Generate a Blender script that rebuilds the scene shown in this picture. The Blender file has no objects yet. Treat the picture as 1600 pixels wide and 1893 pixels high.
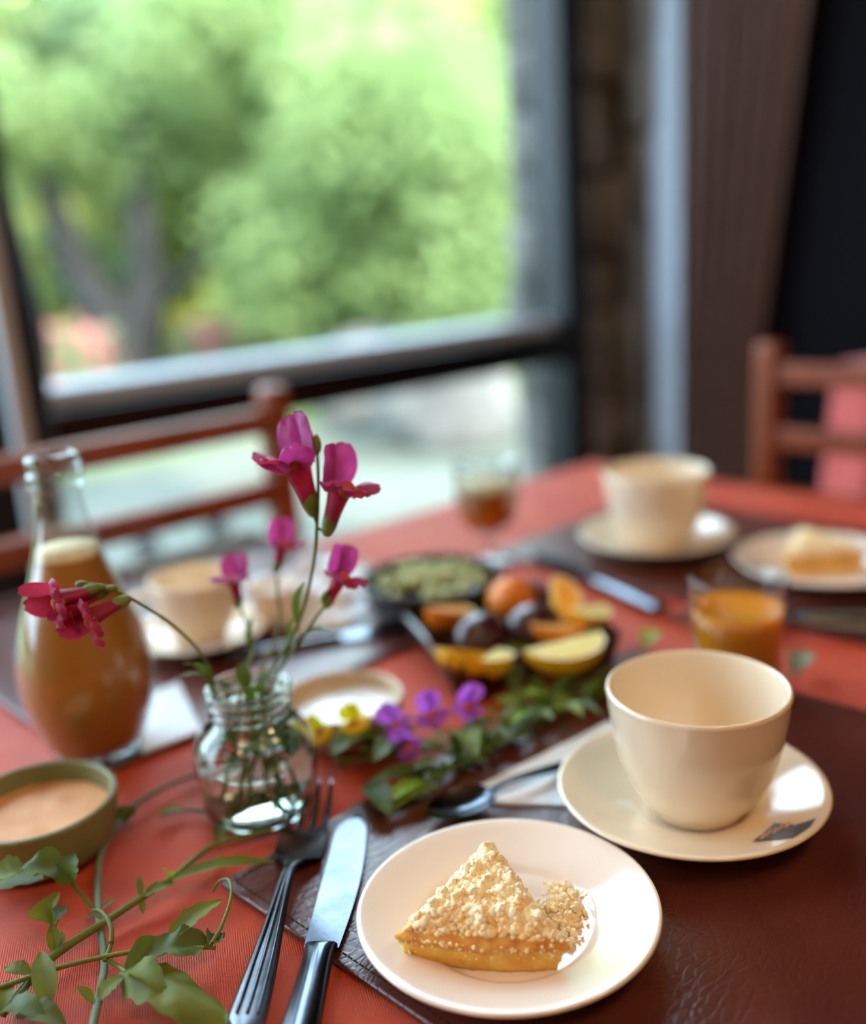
import bpy, bmesh, math, random
from math import sin, cos, pi, radians, degrees, atan2, sqrt, exp
from mathutils import Vector, Matrix, noise as mnoise

random.seed(7)
sc = bpy.context.scene
COL = sc.collection

# ------------------------------------------------------------------ camera
FPX, CX, CY = 1850.0, 800.0, 946.5
PITCH, ROLL = radians(15.0), radians(3.7)
TZ = 0.75                                   # height of the table surface
CAM = Vector((0, 0, TZ + 0.345))
_f = Vector((0, cos(PITCH), -sin(PITCH))); _r0 = Vector((1, 0, 0)); _u0 = _r0.cross(_f)
_r = cos(ROLL)*_r0 - sin(ROLL)*_u0; _u = cos(ROLL)*_u0 + sin(ROLL)*_r0
cd = bpy.data.cameras.new('camera'); cam = bpy.data.objects.new('camera', cd); COL.objects.link(cam)
m = Matrix.Identity(4)
for i in range(3):
    m[i][0], m[i][1], m[i][2], m[i][3] = _r[i], _u[i], -_f[i], CAM[i]
cam.matrix_world = m
cd.sensor_fit = 'HORIZONTAL'; cd.sensor_width = 36; cd.lens = 36*FPX/1600
cd.clip_start = 0.02; cd.clip_end = 300
cd.dof.use_dof = True; cd.dof.focus_distance = 0.505; cd.dof.aperture_fstop = cd.lens/18
sc.camera = cam

# ------------------------------------------------------------------ light and exposure
vs = sc.view_settings
vs.view_transform = 'Standard'; vs.look = 'None'; vs.gamma = 1; vs.use_curve_mapping = False
vs.exposure = 0.18
w = bpy.data.worlds.new('sky'); sc.world = w; w.use_nodes = True
nt = w.node_tree; bg = nt.nodes['Background']
bg.inputs[0].default_value = (0.60, 0.83, 1.0, 1); bg.inputs[1].default_value = 8.5
sun = bpy.data.lights.new('sun', 'SUN'); sun.energy = 10.0; sun.angle = radians(1.0); sun.color = (1, .93, .70)
suno = bpy.data.objects.new('sun', sun); COL.objects.link(suno)
suno.rotation_euler = Vector((-0.62, 0.62, -0.80)).to_track_quat('-Z', 'Y').to_euler()

try:
    sc.cycles.use_denoising = True
    sc.cycles.max_bounces = 14; sc.cycles.transparent_max_bounces = 24; sc.cycles.transmission_bounces = 14
    sc.cycles.sample_clamp_indirect = 6.0
except Exception:
    pass

# ------------------------------------------------------------------ helpers
def ray(px, py):
    return _r*((px-CX)/FPX) - _u*((py-CY)/FPX) + _f
def P(px, py, z=TZ):
    d = ray(px, py); t = (z-CAM.z)/d.z
    return CAM + d*t
def Q(px, py, depth):                       # point of that direction at a given distance along the view axis
    return CAM + ray(px, py)*depth
ANG = radians(41.0)                         # table and window wall run this way
U = Vector((cos(ANG), sin(ANG), 0)); N = Vector((-sin(ANG), cos(ANG), 0))
O = Vector((0.25, 1.52, 0))                 # far corner of the table
def W(s, n, z=0): return O + U*s + N*n + Vector((0, 0, z))
def wn(p): return (p-O).dot(N)
def ws(p): return (p-O).dot(U)
def ray_n(px, py, n):
    d = ray(px, py); t = (n-(CAM-O).dot(N))/d.dot(N); return CAM + d*t
def ray_s(px, py, s):
    d = ray(px, py); t = (s-(CAM-O).dot(U))/d.dot(U); return CAM + d*t

def nz(v, s=1.0, off=0.0):
    return mnoise.noise(Vector((v[0]*s+off, v[1]*s+off*1.7, v[2]*s-off)))

def mesh(name, V, F, mat=None, smooth=True):
    me = bpy.data.meshes.new(name); me.from_pydata([tuple(v) for v in V], [], F); me.validate(); me.update()
    if smooth:
        me.polygons.foreach_set('use_smooth', [True]*len(me.polygons))
    for mm in (mat if isinstance(mat, (list, tuple)) else [mat]):
        if mm: me.materials.append(mm)
    return me
def link(name, me, parent=None):
    o = bpy.data.objects.new(name, me); COL.objects.link(o)
    if parent: o.parent = parent
    return o
def mk(name, VF, mat, parent=None, smooth=True):
    return link(name, mesh(name, VF[0], VF[1], mat, smooth), parent)
def origin(o):
    p = Vector((0, 0, 0)); x = o
    while x: p += x.location; x = x.parent
    return p
def mkw(name, VF, mat, parent=None, smooth=True):   # vertices given in the room's coordinates; only for unrotated parents
    q = origin(parent) if parent else Vector((0, 0, 0))
    return mk(name, ([Vector(v)-q for v in VF[0]], VF[1]), mat, parent, smooth)
def tag(o, label=None, cat=None, group=None, kind=None):
    if label: o['label'] = label
    if cat: o['category'] = cat
    if group: o['group'] = group
    if kind: o['kind'] = kind
    return o
def thing(name, label, cat, loc=(0, 0, 0), rz=0, group=None, scale=1):
    o = bpy.data.objects.new(name, None); COL.objects.link(o); o.empty_display_size = .02
    o.location = loc; o.rotation_euler = (0, 0, rz); o.scale = (scale,)*3
    return tag(o, label, cat, group)
def copy_tree(o, parent=None):
    c = o.copy(); COL.objects.link(c)
    if parent: c.parent = parent
    for ch in list(o.children): copy_tree(ch, c)
    return c
def join(*parts):
    V, F = [], []
    for v, f in parts:
        k = len(V); V += list(v); F += [tuple(i+k for i in q) for q in f]
    return V, F
def xf(VF, M):
    return [M @ Vector(v) for v in VF[0]], VF[1]
def frame(pos, zdir, xdir=None):
    z = Vector(zdir).normalized(); x = Vector(xdir) if xdir is not None else (Vector((0, 0, 1)) if abs(z.z) < .9 else Vector((1, 0, 0)))
    x = (x - z*x.dot(z)).normalized(); y = z.cross(x)
    M = Matrix.Identity(4)
    for i in range(3): M[i][0], M[i][1], M[i][2], M[i][3] = x[i], y[i], z[i], pos[i]
    return M

def lathe(prof, seg=48, jitter=None):
    V, F, rings = [], [], []
    for r, z in prof:
        if r < 1e-6:
            rings.append([len(V)]); V.append(Vector((0, 0, z)))
        else:
            rings.append(list(range(len(V), len(V)+seg)))
            for k in range(seg):
                a = 2*pi*k/seg; V.append(Vector((r*cos(a), r*sin(a), z)))
    for A, B in zip(rings[:-1], rings[1:]):
        for k in range(seg):
            a0, a1 = A[k % len(A)], A[(k+1) % len(A)]; b0, b1 = B[k % len(B)], B[(k+1) % len(B)]
            if len(A) == 1 and len(B) == 1: continue
            if len(A) == 1: F.append((a0, b1, b0))
            elif len(B) == 1: F.append((a0, a1, b0))
            else: F.append((a0, a1, b1, b0))
    return V, F
def smooth_prof(pts, n=5):
    out = []
    for i in range(len(pts)-1):
        p0 = pts[max(i-1, 0)]; p1 = pts[i]; p2 = pts[i+1]; p3 = pts[min(i+2, len(pts)-1)]
        for k in range(n):
            t = k/n
            out.append(tuple(.5*((2*b)+(-a+c)*t+(2*a-5*b+4*c-d)*t*t+(-a+3*b-3*c+d)*t**3) for a, b, c, d in zip(p0, p1, p2, p3)))
    out.append(pts[-1]); return [(max(r, 0), z) for r, z in out] if len(pts[0]) == 2 else out
def spline(pts, n=6):
    return [Vector(p) for p in smooth_prof([tuple(p) for p in pts], n)]
def tube(pts, rad, seg=8, cap=True):
    pts = [Vector(p) for p in pts]; n = len(pts)
    R_ = rad if isinstance(rad, (list, tuple)) else [rad]*n
    V, F = [], []; prev = None
    for i, p in enumerate(pts):
        t = (pts[min(i+1, n-1)]-pts[max(i-1, 0)]).normalized()
        if prev is None:
            a = Vector((0, 0, 1)) if abs(t.z) < .9 else Vector((1, 0, 0)); x = (a-t*a.dot(t)).normalized()
        else:
            x = (prev-t*prev.dot(t)).normalized()
        prev = x; y = t.cross(x)
        for k in range(seg):
            a = 2*pi*k/seg; V.append(p+(x*cos(a)+y*sin(a))*R_[i])
    for i in range(n-1):
        for k in range(seg):
            F.append((i*seg+k, i*seg+(k+1) % seg, (i+1)*seg+(k+1) % seg, (i+1)*seg+k))
    if cap:
        F.append(tuple(range(seg))[::-1]); F.append(tuple((n-1)*seg+k for k in range(seg)))
    return V, F
def bbox(c, d, bev=0.0, segs=2, ax=None):
    """box of size d about c; ax = (x,y) unit vectors of a turned box"""
    bm = bmesh.new(); bmesh.ops.create_cube(bm, size=1)
    for v in bm.verts: v.co = Vector((v.co.x*d[0], v.co.y*d[1], v.co.z*d[2]))
    if bev: bmesh.ops.bevel(bm, geom=bm.edges[:], offset=bev, segments=segs, profile=.5, affect='EDGES')
    X, Y = ax if ax else (Vector((1, 0, 0)), Vector((0, 1, 0))); c = Vector(c)
    bm.verts.index_update()
    V = [c+X*v.co.x+Y*v.co.y+Vector((0, 0, v.co.z)) for v in bm.verts]
    F = [tuple(v.index for v in f.verts) for f in bm.faces]; bm.free()
    return V, F
def ico(sub=1, r=1.0):
    bm = bmesh.new(); bmesh.ops.create_icosphere(bm, subdivisions=sub, radius=r); bm.verts.index_update()
    V = [v.co.copy() for v in bm.verts]; F = [tuple(v.index for v in f.verts) for f in bm.faces]; bm.free(); return V, F
ICO1, ICO2, ICO3 = ico(1), ico(2), ico(3)
def blob(c, rad, base=None, amp=.25, fr=1.6, seed=0, M=None):
    V, F = base or ICO2; out = []
    for v in V:
        k = 1+amp*nz(v, fr, seed*3.7); q = Vector((v.x*rad[0]*k, v.y*rad[1]*k, v.z*rad[2]*k))
        if M: q = M.to_3x3() @ q
        out.append(Vector(c)+q)
    return out, F
def grid(fn, nu, nv):
    V = [fn(i/nu, j/nv) for i in range(nu+1) for j in range(nv+1)]
    F = [(i*(nv+1)+j, (i+1)*(nv+1)+j, (i+1)*(nv+1)+j+1, i*(nv+1)+j+1) for i in range(nu) for j in range(nv)]
    return V, F
def leaf(base, tip, width, arch=.15, fold=.25, up=Vector((0, 0, 1)), nu=14, nv=6, pw=.8, wav=0.0, seed=0, twist=0.0):
    base, tip = Vector(base), Vector(tip); d = tip-base; L = d.length; t = d.normalized()
    s = t.cross(up); s = s.normalized() if s.length > 1e-6 else Vector((1, 0, 0)); n = s.cross(t).normalized()
    def fn(a, b):
        bb = (b-.5)*2; bb += .06*sin(bb*pi)*sin(a*23+seed); wd = width*.5*(sin(pi*min(1, max(0, .03+.96*a)))**pw)*(1+.05*sin(a*31+seed*2+bb))
        tw = twist*a; ss = s*cos(tw)+n*sin(tw); nn = n*cos(tw)-s*sin(tw)
        z = arch*L*sin(pi*a) + fold*wd*(abs(bb)**1.3) + .035*width*sin(a*26-abs(bb)*5)*abs(bb) + wav*width*sin(a*9+bb*2+seed)*abs(bb)
        return base + t*(L*a) + ss*(wd*bb) + nn*z
    return grid(fn, nu, nv)

# ------------------------------------------------------------------ materials
def sh(c):
    return tuple((x/255/12.92 if x/255 <= .04045 else ((x/255+.055)/1.055)**2.4) for x in c) + (1,)
def M_(name, c, rough=.5, c2=None, nscale=20, spec=.5, bump=0, bscale=60, bdist=.002, metal=0, coat=0, sheen=0, trans=0, sss=0, sssr=(.01, .006, .003), lin=False, det=4, stretch=None, aniso=0):
    mt = bpy.data.materials.new(name); mt.use_nodes = True; t = mt.node_tree; b = t.nodes['Principled BSDF']
    g = (lambda x: tuple(x)+((1,) if len(x) == 3 else ())) if lin else sh
    b.inputs['Base Color'].default_value = g(c); b.inputs['Roughness'].default_value = rough
    b.inputs['Specular IOR Level'].default_value = spec; b.inputs['Metallic'].default_value = metal
    b.inputs['Coat Weight'].default_value = coat; b.inputs['Coat Roughness'].default_value = .06
    b.inputs['Sheen Weight'].default_value = sheen; b.inputs['Transmission Weight'].default_value = trans
    if sss:
        b.inputs['Subsurface Weight'].default_value = sss; b.inputs['Subsurface Radius'].default_value = sssr; b.inputs['Subsurface Scale'].default_value = 1
    tc = t.nodes.new('ShaderNodeTexCoord'); src = tc.outputs['Object']
    if stretch:
        mp = t.nodes.new('ShaderNodeMapping'); mp.inputs['Scale'].default_value = stretch; t.links.new(src, mp.inputs[0]); src = mp.outputs[0]
    if c2 is not None:
        n = t.nodes.new('ShaderNodeTexNoise'); n.inputs['Scale'].default_value = nscale; n.inputs['Detail'].default_value = det
        r = t.nodes.new('ShaderNodeValToRGB'); r.color_ramp.elements[0].position = .35; r.color_ramp.elements[1].position = .65
        r.color_ramp.elements[0].color = g(c); r.color_ramp.elements[1].color = g(c2)
        t.links.new(src, n.inputs['Vector']); t.links.new(n.outputs['Fac'], r.inputs[0]); t.links.new(r.outputs[0], b.inputs['Base Color'])
    if bump:
        n = t.nodes.new('ShaderNodeTexNoise'); n.inputs['Scale'].default_value = bscale; n.inputs['Detail'].default_value = 5
        bp = t.nodes.new('ShaderNodeBump'); bp.inputs['Strength'].default_value = bump; bp.inputs['Distance'].default_value = bdist
        t.links.new(src, n.inputs['Vector']); t.links.new(n.outputs['Fac'], bp.inputs['Height']); t.links.new(bp.outputs[0], b.inputs['Normal'])
    return mt
def leaf_mat(name, c, c2, tr=.35, rough=.45, nscale=30, tcol=None):
    mt = M_(name, c, rough, c2, nscale, spec=.4, bump=.25, bscale=180, bdist=.001); t = mt.node_tree
    b = t.nodes['Principled BSDF']; out = t.nodes['Material Output']
    tl = t.nodes.new('ShaderNodeBsdfTranslucent'); tl.inputs[0].default_value = sh(tcol or tuple(min(255, x*1.25) for x in c2))
    mx = t.nodes.new('ShaderNodeMixShader'); mx.inputs[0].default_value = tr
    t.links.new(b.outputs[0], mx.inputs[1]); t.links.new(tl.outputs[0], mx.inputs[2]); t.links.new(mx.outputs[0], out.inputs[0])
    return mt
def pane_mat(name, tint=(1, 1, 1, 1), refl=1.0, rough=.02):
    """thin clear glass sheet"""
    mt = bpy.data.materials.new(name); mt.use_nodes = True; t = mt.node_tree; t.nodes.remove(t.nodes['Principled BSDF'])
    tr = t.nodes.new('ShaderNodeBsdfTransparent'); tr.inputs[0].default_value = tint
    gl = t.nodes.new('ShaderNodeBsdfGlossy'); gl.inputs['Roughness'].default_value = rough
    fr = t.nodes.new('ShaderNodeLayerWeight'); fr.inputs['Blend'].default_value = .5
    pw = t.nodes.new('ShaderNodeMath'); pw.operation = 'POWER'; pw.inputs[1].default_value = 4.0
    mu = t.nodes.new('ShaderNodeMath'); mu.operation = 'MULTIPLY_ADD'; mu.inputs[1].default_value = .55*refl; mu.inputs[2].default_value = .03*refl
    mx = t.nodes.new('ShaderNodeMixShader'); t.links.new(fr.outputs['Facing'], pw.inputs[0]); t.links.new(pw.outputs[0], mu.inputs[0]); t.links.new(mu.outputs[0], mx.inputs[0])
    t.links.new(tr.outputs[0], mx.inputs[1]); t.links.new(gl.outputs[0], mx.inputs[2]); t.links.new(mx.outputs[0], t.nodes['Material Output'].inputs[0])
    return mt
def glass_mat(name, ior=1.48, tint=(1, 1, 1)):
    mt = bpy.data.materials.new(name); mt.use_nodes = True; t = mt.node_tree; t.nodes.remove(t.nodes['Principled BSDF'])
    g = t.nodes.new('ShaderNodeBsdfGlass'); g.inputs['IOR'].default_value = ior; g.inputs['Color'].default_value = tint+(1,); g.inputs['Roughness'].default_value = 0
    t.links.new(g.outputs[0], t.nodes['Material Output'].inputs[0]); return mt

# tablecloth: fine crossed weave with a soft shine
def cloth_mat():
    mt = M_('tablecloth_weave', (208, 76, 34), .46, (196, 62, 26), 9, spec=.5); t = mt.node_tree; b = t.nodes['Principled BSDF']
    tc = t.nodes.new('ShaderNodeTexCoord'); mp = t.nodes.new('ShaderNodeMapping'); mp.inputs['Rotation'].default_value = (0, 0, radians(-14))
    t.links.new(tc.outputs['Object'], mp.inputs[0]); hs = []
    for ax in ('X', 'Y'):
        wv = t.nodes.new('ShaderNodeTexWave'); wv.bands_direction = ax; wv.inputs['Scale'].default_value = 260 if ax == 'X' else 310; wv.inputs['Distortion'].default_value = 3.0
        wv.inputs['Detail'].default_value = 2; wv.inputs['Detail Scale'].default_value = .6
        t.links.new(mp.outputs[0], wv.inputs[0]); hs.append(wv.outputs['Fac'])
    mx = t.nodes.new('ShaderNodeMath'); mx.operation = 'ADD'; t.links.new(hs[0], mx.inputs[0]); t.links.new(hs[1], mx.inputs[1])
    bp = t.nodes.new('ShaderNodeBump'); bp.inputs['Strength'].default_value = .55; bp.inputs['Distance'].default_value = .0006
    t.links.new(mx.outputs[0], bp.inputs['Height']); t.links.new(bp.outputs[0], b.inputs['Normal']); return mt
def leather_mat():
    mt = M_('brown_leather', (96, 42, 30), .32, (78, 30, 22), 14, spec=.75); t = mt.node_tree; b = t.nodes['Principled BSDF']
    tc = t.nodes.new('ShaderNodeTexCoord')
    n0 = t.nodes.new('ShaderNodeTexNoise'); n0.inputs['Scale'].default_value = 45; n0.inputs['Detail'].default_value = 3
    ad = t.nodes.new('ShaderNodeMixRGB'); ad.blend_type = 'ADD'; ad.inputs[0].default_value = .012
    vo = t.nodes.new('ShaderNodeTexVoronoi'); vo.feature = 'DISTANCE_TO_EDGE'; vo.inputs['Scale'].default_value = 210
    mp = t.nodes.new('ShaderNodeMapping'); mp.inputs['Scale'].default_value = (1, .45, 1); mp.inputs['Rotation'].default_value = (0, 0, .5)
    t.links.new(tc.outputs['Object'], n0.inputs[0]); t.links.new(tc.outputs['Object'], ad.inputs[1]); t.links.new(n0.outputs['Color'], ad.inputs[2])
    t.links.new(ad.outputs[0], mp.inputs[0]); t.links.new(mp.outputs[0], vo.inputs['Vector'])
    rp = t.nodes.new('ShaderNodeValToRGB'); rp.color_ramp.elements[1].position = .16; t.links.new(vo.outputs['Distance'], rp.inputs[0])
    n1 = t.nodes.new('ShaderNodeTexNoise'); n1.inputs['Scale'].default_value = 28; n1.inputs['Detail'].default_value = 6; t.links.new(tc.outputs['Object'], n1.inputs[0])
    mm = t.nodes.new('ShaderNodeMixRGB'); mm.inputs[0].default_value = .5; t.links.new(rp.outputs[0], mm.inputs[1]); t.links.new(n1.outputs['Fac'], mm.inputs[2])
    bp = t.nodes.new('ShaderNodeBump'); bp.inputs['Strength'].default_value = .5; bp.inputs['Distance'].default_value = .0005
    t.links.new(mm.outputs[0], bp.inputs['Height']); t.links.new(bp.outputs[0], b.inputs['Normal']); return mt

MT = dict(
    cloth=cloth_mat(), leather=leather_mat(),
    porcelain=M_('cream_porcelain', (240, 220, 192), .12, spec=.6, coat=.5),
    plate=M_('white_porcelain', (248, 232, 218), .12, spec=.6, coat=.6),
    steel=M_('polished_steel', (112, 118, 128), .18, (92, 98, 108), 60, metal=1, bump=.06, bscale=300, bdist=.0005),
    steel2=M_('worn_steel', (132, 134, 140), .27, (100, 102, 108), 40, metal=1, bump=.12, bscale=200, bdist=.0006),
    wood=M_('red_brown_wood', (146, 70, 26), .34, (118, 50, 18), 14, spec=.5, stretch=(1, 1, .2), bump=.1, bscale=30),
    darkwood=M_('dark_tray_wood', (66, 30, 20), .28, (46, 20, 14), 22, spec=.6, bump=.1, bscale=40),
    logwood=M_('dark_log_bark', (30, 23, 21), .85, (19, 15, 14), 9, bump=.6, bscale=14, bdist=.02),
    black=M_('black_metal_frame', (12, 13, 18), .4, spec=.3),
    sheenframe=M_('sky_sheen_frame', (190, 200, 210), .28, spec=.5),  # pale tone carries the sky's reflection on the sill
    stone=M_('rough_grey_stone', (110, 106, 100), .9, (78, 76, 74), 6, bump=.7, bscale=12, bdist=.02),
    darkstone=M_('dark_room_stone', (138, 138, 134), .85, (98, 98, 96), 6, bump=.7, bscale=12, bdist=.02),
    mortar=M_('stone_mortar', (96, 92, 88), .95, (74, 72, 70), 20),
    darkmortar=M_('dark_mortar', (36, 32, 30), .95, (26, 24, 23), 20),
    darkwall=M_('unlit_room_wall', (9, 6, 11), .8, (7, 4, 9), 3, spec=.08),  # near-black stands in for the unlit room beyond
    trim=M_('window_lit_trim', (186, 202, 222), .35, spec=.5),  # bluish window light on the post face is put into this colour
    curtain=M_('brown_curtain', (122, 102, 99), .85, (106, 88, 86), 40, sheen=.2, spec=.2, bump=.15, bscale=300),
    floor=M_('floor_boards', (86, 52, 36), .4, (68, 40, 28), 8),
    wallp=M_('warm_wall', (168, 128, 96), .8, (158, 118, 88), 5),
    ceil=M_('wood_ceiling', (120, 84, 58), .6, (100, 68, 46), 6),
    glasspane=pane_mat('window_glass', refl=.7),
    thin=pane_mat('thin_clear_glass', (.90, .93, .94, 1), 2.6),
    glass=glass_mat('jar_glass', 1.48, (.95, .985, .97)), water=glass_mat('water', 1.33, (.97, .985, .95)),
    pulp=M_('orange_juice', (248, 146, 16), .3, (252, 158, 28), 60, spec=.5, sss=.25, sssr=(.01, .005, .001)),
    amber=M_('amber_juice', (206, 106, 12), .25, (214, 116, 20), 40, spec=.5, sss=.2, sssr=(.01, .004, .001)),
    foam=M_('juice_foam', (246, 226, 180), .7, (236, 210, 160), 200, bump=.3, bscale=400),
    peach=M_('peach_juice', (186, 126, 48), .35, (176, 116, 42), 20, spec=.5, sss=.25, sssr=(.01, .006, .002)),
    greenbowl=M_('olive_green_glaze', (128, 130, 84), .35, (116, 120, 78), 30, spec=.5),
    creambowl=M_('sand_glaze', (206, 182, 150), .3, (196, 168, 134), 20, spec=.5),
    darkbowl=M_('black_glaze', (40, 38, 38), .22, spec=.6),
    peachfill=M_('pale_orange_spread', (236, 178, 128), .6, (228, 164, 112), 60, bump=.3, bscale=160, bdist=.001, sss=.2),
    whitefill=M_('white_cream', (238, 240, 238), .25, (228, 232, 232), 20, spec=.5, bump=.15, bscale=60),
    greens=M_('chopped_greens', (150, 152, 82), .4, (196, 196, 128), 60, spec=.5, sss=.15),
    napkin=M_('white_paper_napkin', (240, 243, 247), .6, (232, 236, 242), 30, bump=.2, bscale=260, bdist=.0006),
    lemon=M_('lemon_rind', (238, 186, 24), .4, (232, 170, 16), 60, spec=.5, bump=.3, bscale=320, bdist=.001),
    lemonflesh=M_('lemon_flesh', (246, 232, 168), .3, (240, 214, 110), 120, spec=.5, sss=.3),
    orange=M_('orange_rind', (224, 128, 20), .4, (216, 112, 14), 60, spec=.5, bump=.3, bscale=320, bdist=.001),
    orangeflesh=M_('orange_flesh', (236, 150, 40), .28, (244, 180, 80), 120, spec=.5, sss=.3),
    pith=M_('citrus_pith', (250, 236, 196), .6, (246, 226, 176), 60),
    plum=M_('plum_skin', (56, 20, 30), .3, (74, 28, 36), 14, spec=.5, coat=.3),
    crust=M_('golden_crust', (206, 124, 46), .7, (238, 180, 92), 110, bump=.5, bscale=260, bdist=.0012, sss=.2, spec=.3),
    filling=M_('yellow_cake_filling', (232, 168, 58), .5, (250, 206, 104), 110, bump=.5, bscale=220, bdist=.0012, sss=.3, spec=.4),
    crumb=M_('pale_crumble', (255, 243, 212), .95, (255, 232, 186), 120, bump=.3, bscale=900, bdist=.0004, spec=.05),
    crumb2=M_('toasted_crumble', (255, 230, 180), .95, (252, 212, 148), 140, bump=.3, bscale=600, bdist=.0005, spec=.05),
    logo=M_('dark_brown_print', (44, 26, 20), .3, spec=.5), logotxt=M_('pale_print', (214, 170, 150), .3),
    stem=leaf_mat('green_stem', (98, 116, 48), (120, 134, 62), .15, .45),
    greystem=leaf_mat('grey_green_stem', (124, 138, 112), (104, 122, 88), .1, .5),
    leafy=leaf_mat('green_leaf', (92, 108, 30), (118, 134, 44), .3, .55, 60),
    leafd=leaf_mat('deep_green_leaf', (66, 84, 28), (90, 108, 38), .25, .55, 60),
    leafb=leaf_mat('bright_green_leaf', (130, 168, 44), (154, 190, 60), .35, .42, 60),
    petal=leaf_mat('magenta_petal', (150, 36, 116), (196, 96, 172), .35, .5, 90, (220, 70, 150)),
    petald=leaf_mat('crimson_petal', (140, 24, 66), (182, 50, 96), .35, .5, 90, (220, 60, 90)),
    throat=leaf_mat('orange_throat_petal', (200, 84, 50), (222, 120, 60), .3, .5, 90),
    violet=leaf_mat('violet_petal', (150, 62, 176), (186, 100, 204), .35, .5, 90),
    yellow=leaf_mat('yellow_petal', (240, 196, 16), (248, 214, 40), .3, .5, 90),
    red=M_('pinkish_red_cloth', (188, 72, 66), .7, (176, 62, 58), 12, sheen=.2, spec=.3),
    bulb=None, lampshade=M_('lamp_metal', (40, 36, 34), .4, metal=.6),
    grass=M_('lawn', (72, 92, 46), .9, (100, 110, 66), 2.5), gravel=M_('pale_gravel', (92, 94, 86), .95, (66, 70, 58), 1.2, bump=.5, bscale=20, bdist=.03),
    bark=M_('tree_bark', (44, 42, 42), .9, (30, 29, 30), 5, bump=.6, bscale=8, bdist=.03),
    rock=M_('pale_boulder', (124, 120, 114), .9, (92, 90, 88), 3, bump=.5, bscale=6, bdist=.04),
    flowerred=leaf_mat('pink_red_blossom', (206, 84, 108), (224, 120, 140), .2, .6),
    trim_dark=M_('dark_skirting', (34, 28, 28), .5),
)
# ================================================================== STRUCTURE
def struct(name, VF, mat, parent=None, smooth=False):
    o = mk(name, VF, mat, parent, smooth)
    if not parent: o['kind'] = 'structure'
    return o
AX = (U, N)
WN = 0.79                     # window wall plane (inner face), n coordinate
S0, S1 = -0.60, 0.845         # opening between the log post and the frame
SR = 1.13                     # right wall
ZT = 2.44
BAR = 0.85
struct('floor', bbox(W(-1.2, -1.4, -.05), (4.9, 4.6, .1), ax=AX), MT['floor'])
struct('ceiling', bbox(W(-1.2, -1.35, 2.76), (5.2, 4.7, .1), ax=AX), MT['ceil'])
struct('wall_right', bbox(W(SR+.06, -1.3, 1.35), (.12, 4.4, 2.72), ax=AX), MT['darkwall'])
struct('wall_back', bbox(W(-1.2, -3.62, 1.35), (4.8, .12, 2.72), ax=AX), MT['wallp'])
struct('wall_left', bbox(W(-3.62, -1.4, 1.35), (.12, 4.4, 2.72), ax=AX), MT['wallp'])
struct('wall_front', bbox(W(-1.25, WN+.06, (ZT+2.71)/2), (4.8, .14, 2.71-ZT), ax=AX), MT['black'])     # lintel above the windows
# windows: thick sill bar, uprights, panes above and below
def window(name, s0, s1):
    root = thing(name, None, None, W((s0+s1)/2, WN, 0)); root['kind'] = 'structure'
    mkw('sill_bar', bbox(W((s0+s1)/2, WN+.035, BAR-.040), (s1-s0, .11, .080), .004, ax=AX), MT['black'], root, False)
    mkw('sill_ledge', bbox(W((s0+s1)/2, WN+.13, BAR+.012), (s1-s0, .22, .024), .006, ax=AX), MT['sheenframe'], root, False); mkw('sill_sheen_strip', bbox(W((s0+s1)/2, WN+.04, BAR+.018), (s1-s0, .03, .036), .008, ax=AX), MT['sheenframe'], root, False)  # the upper pale strip is added to imitate sky reflected on the ledge
    mkw('bottom_rail', bbox(W((s0+s1)/2, WN+.035, .03), (s1-s0, .07, .06), .004, ax=AX), MT['black'], root, False)
    mkw('top_rail', bbox(W((s0+s1)/2, WN+.035, ZT-.03), (s1-s0, .07, .06), .004, ax=AX), MT['black'], root, False)
    mkw('pane', bbox(W((s0+s1)/2, WN+.035, (BAR+ZT)/2-.02), (s1-s0-.01, .006, ZT-BAR-.09), ax=AX), MT['glasspane'], root, False)
    mkw('pane', bbox(W((s0+s1)/2, WN+.035, (.06+BAR-.06)/2), (s1-s0-.01, .006, BAR-.12), ax=AX), MT['glasspane'], root, False)
    return root
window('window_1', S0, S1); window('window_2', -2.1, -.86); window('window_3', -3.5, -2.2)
struct('trim_1', bbox(W(S1+.045, WN+.03, ZT/2), (.09, .1, ZT), .004, ax=AX), MT['black'])
gs = ray_n(22, 700, .62); struct('trim_2', bbox(W(ws(gs), .62, ZT/2), (.026, .03, ZT), .004, ax=AX), MT['sheenframe'])
struct('trim_3', bbox(W(-2.15, WN+.03, ZT/2), (.1, .1, ZT), .004, ax=AX), MT['black'])
# log post left of the window
def log_fn(a, b):
    z = a*ZT; th = 2*pi*b
    p = Vector((cos(th), sin(th), z*1.3)); r = .092+.016*nz(p, 1.2)+.012*nz(p, 3.1, 4)+.016*exp(-((z-1.0)/.13)**2)
    return W(-.635+r*cos(th), WN-.02+r*sin(th)*.8, z)
struct('trim_4', grid(log_fn, 60, 28), MT['logwood'], smooth=True)
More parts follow.
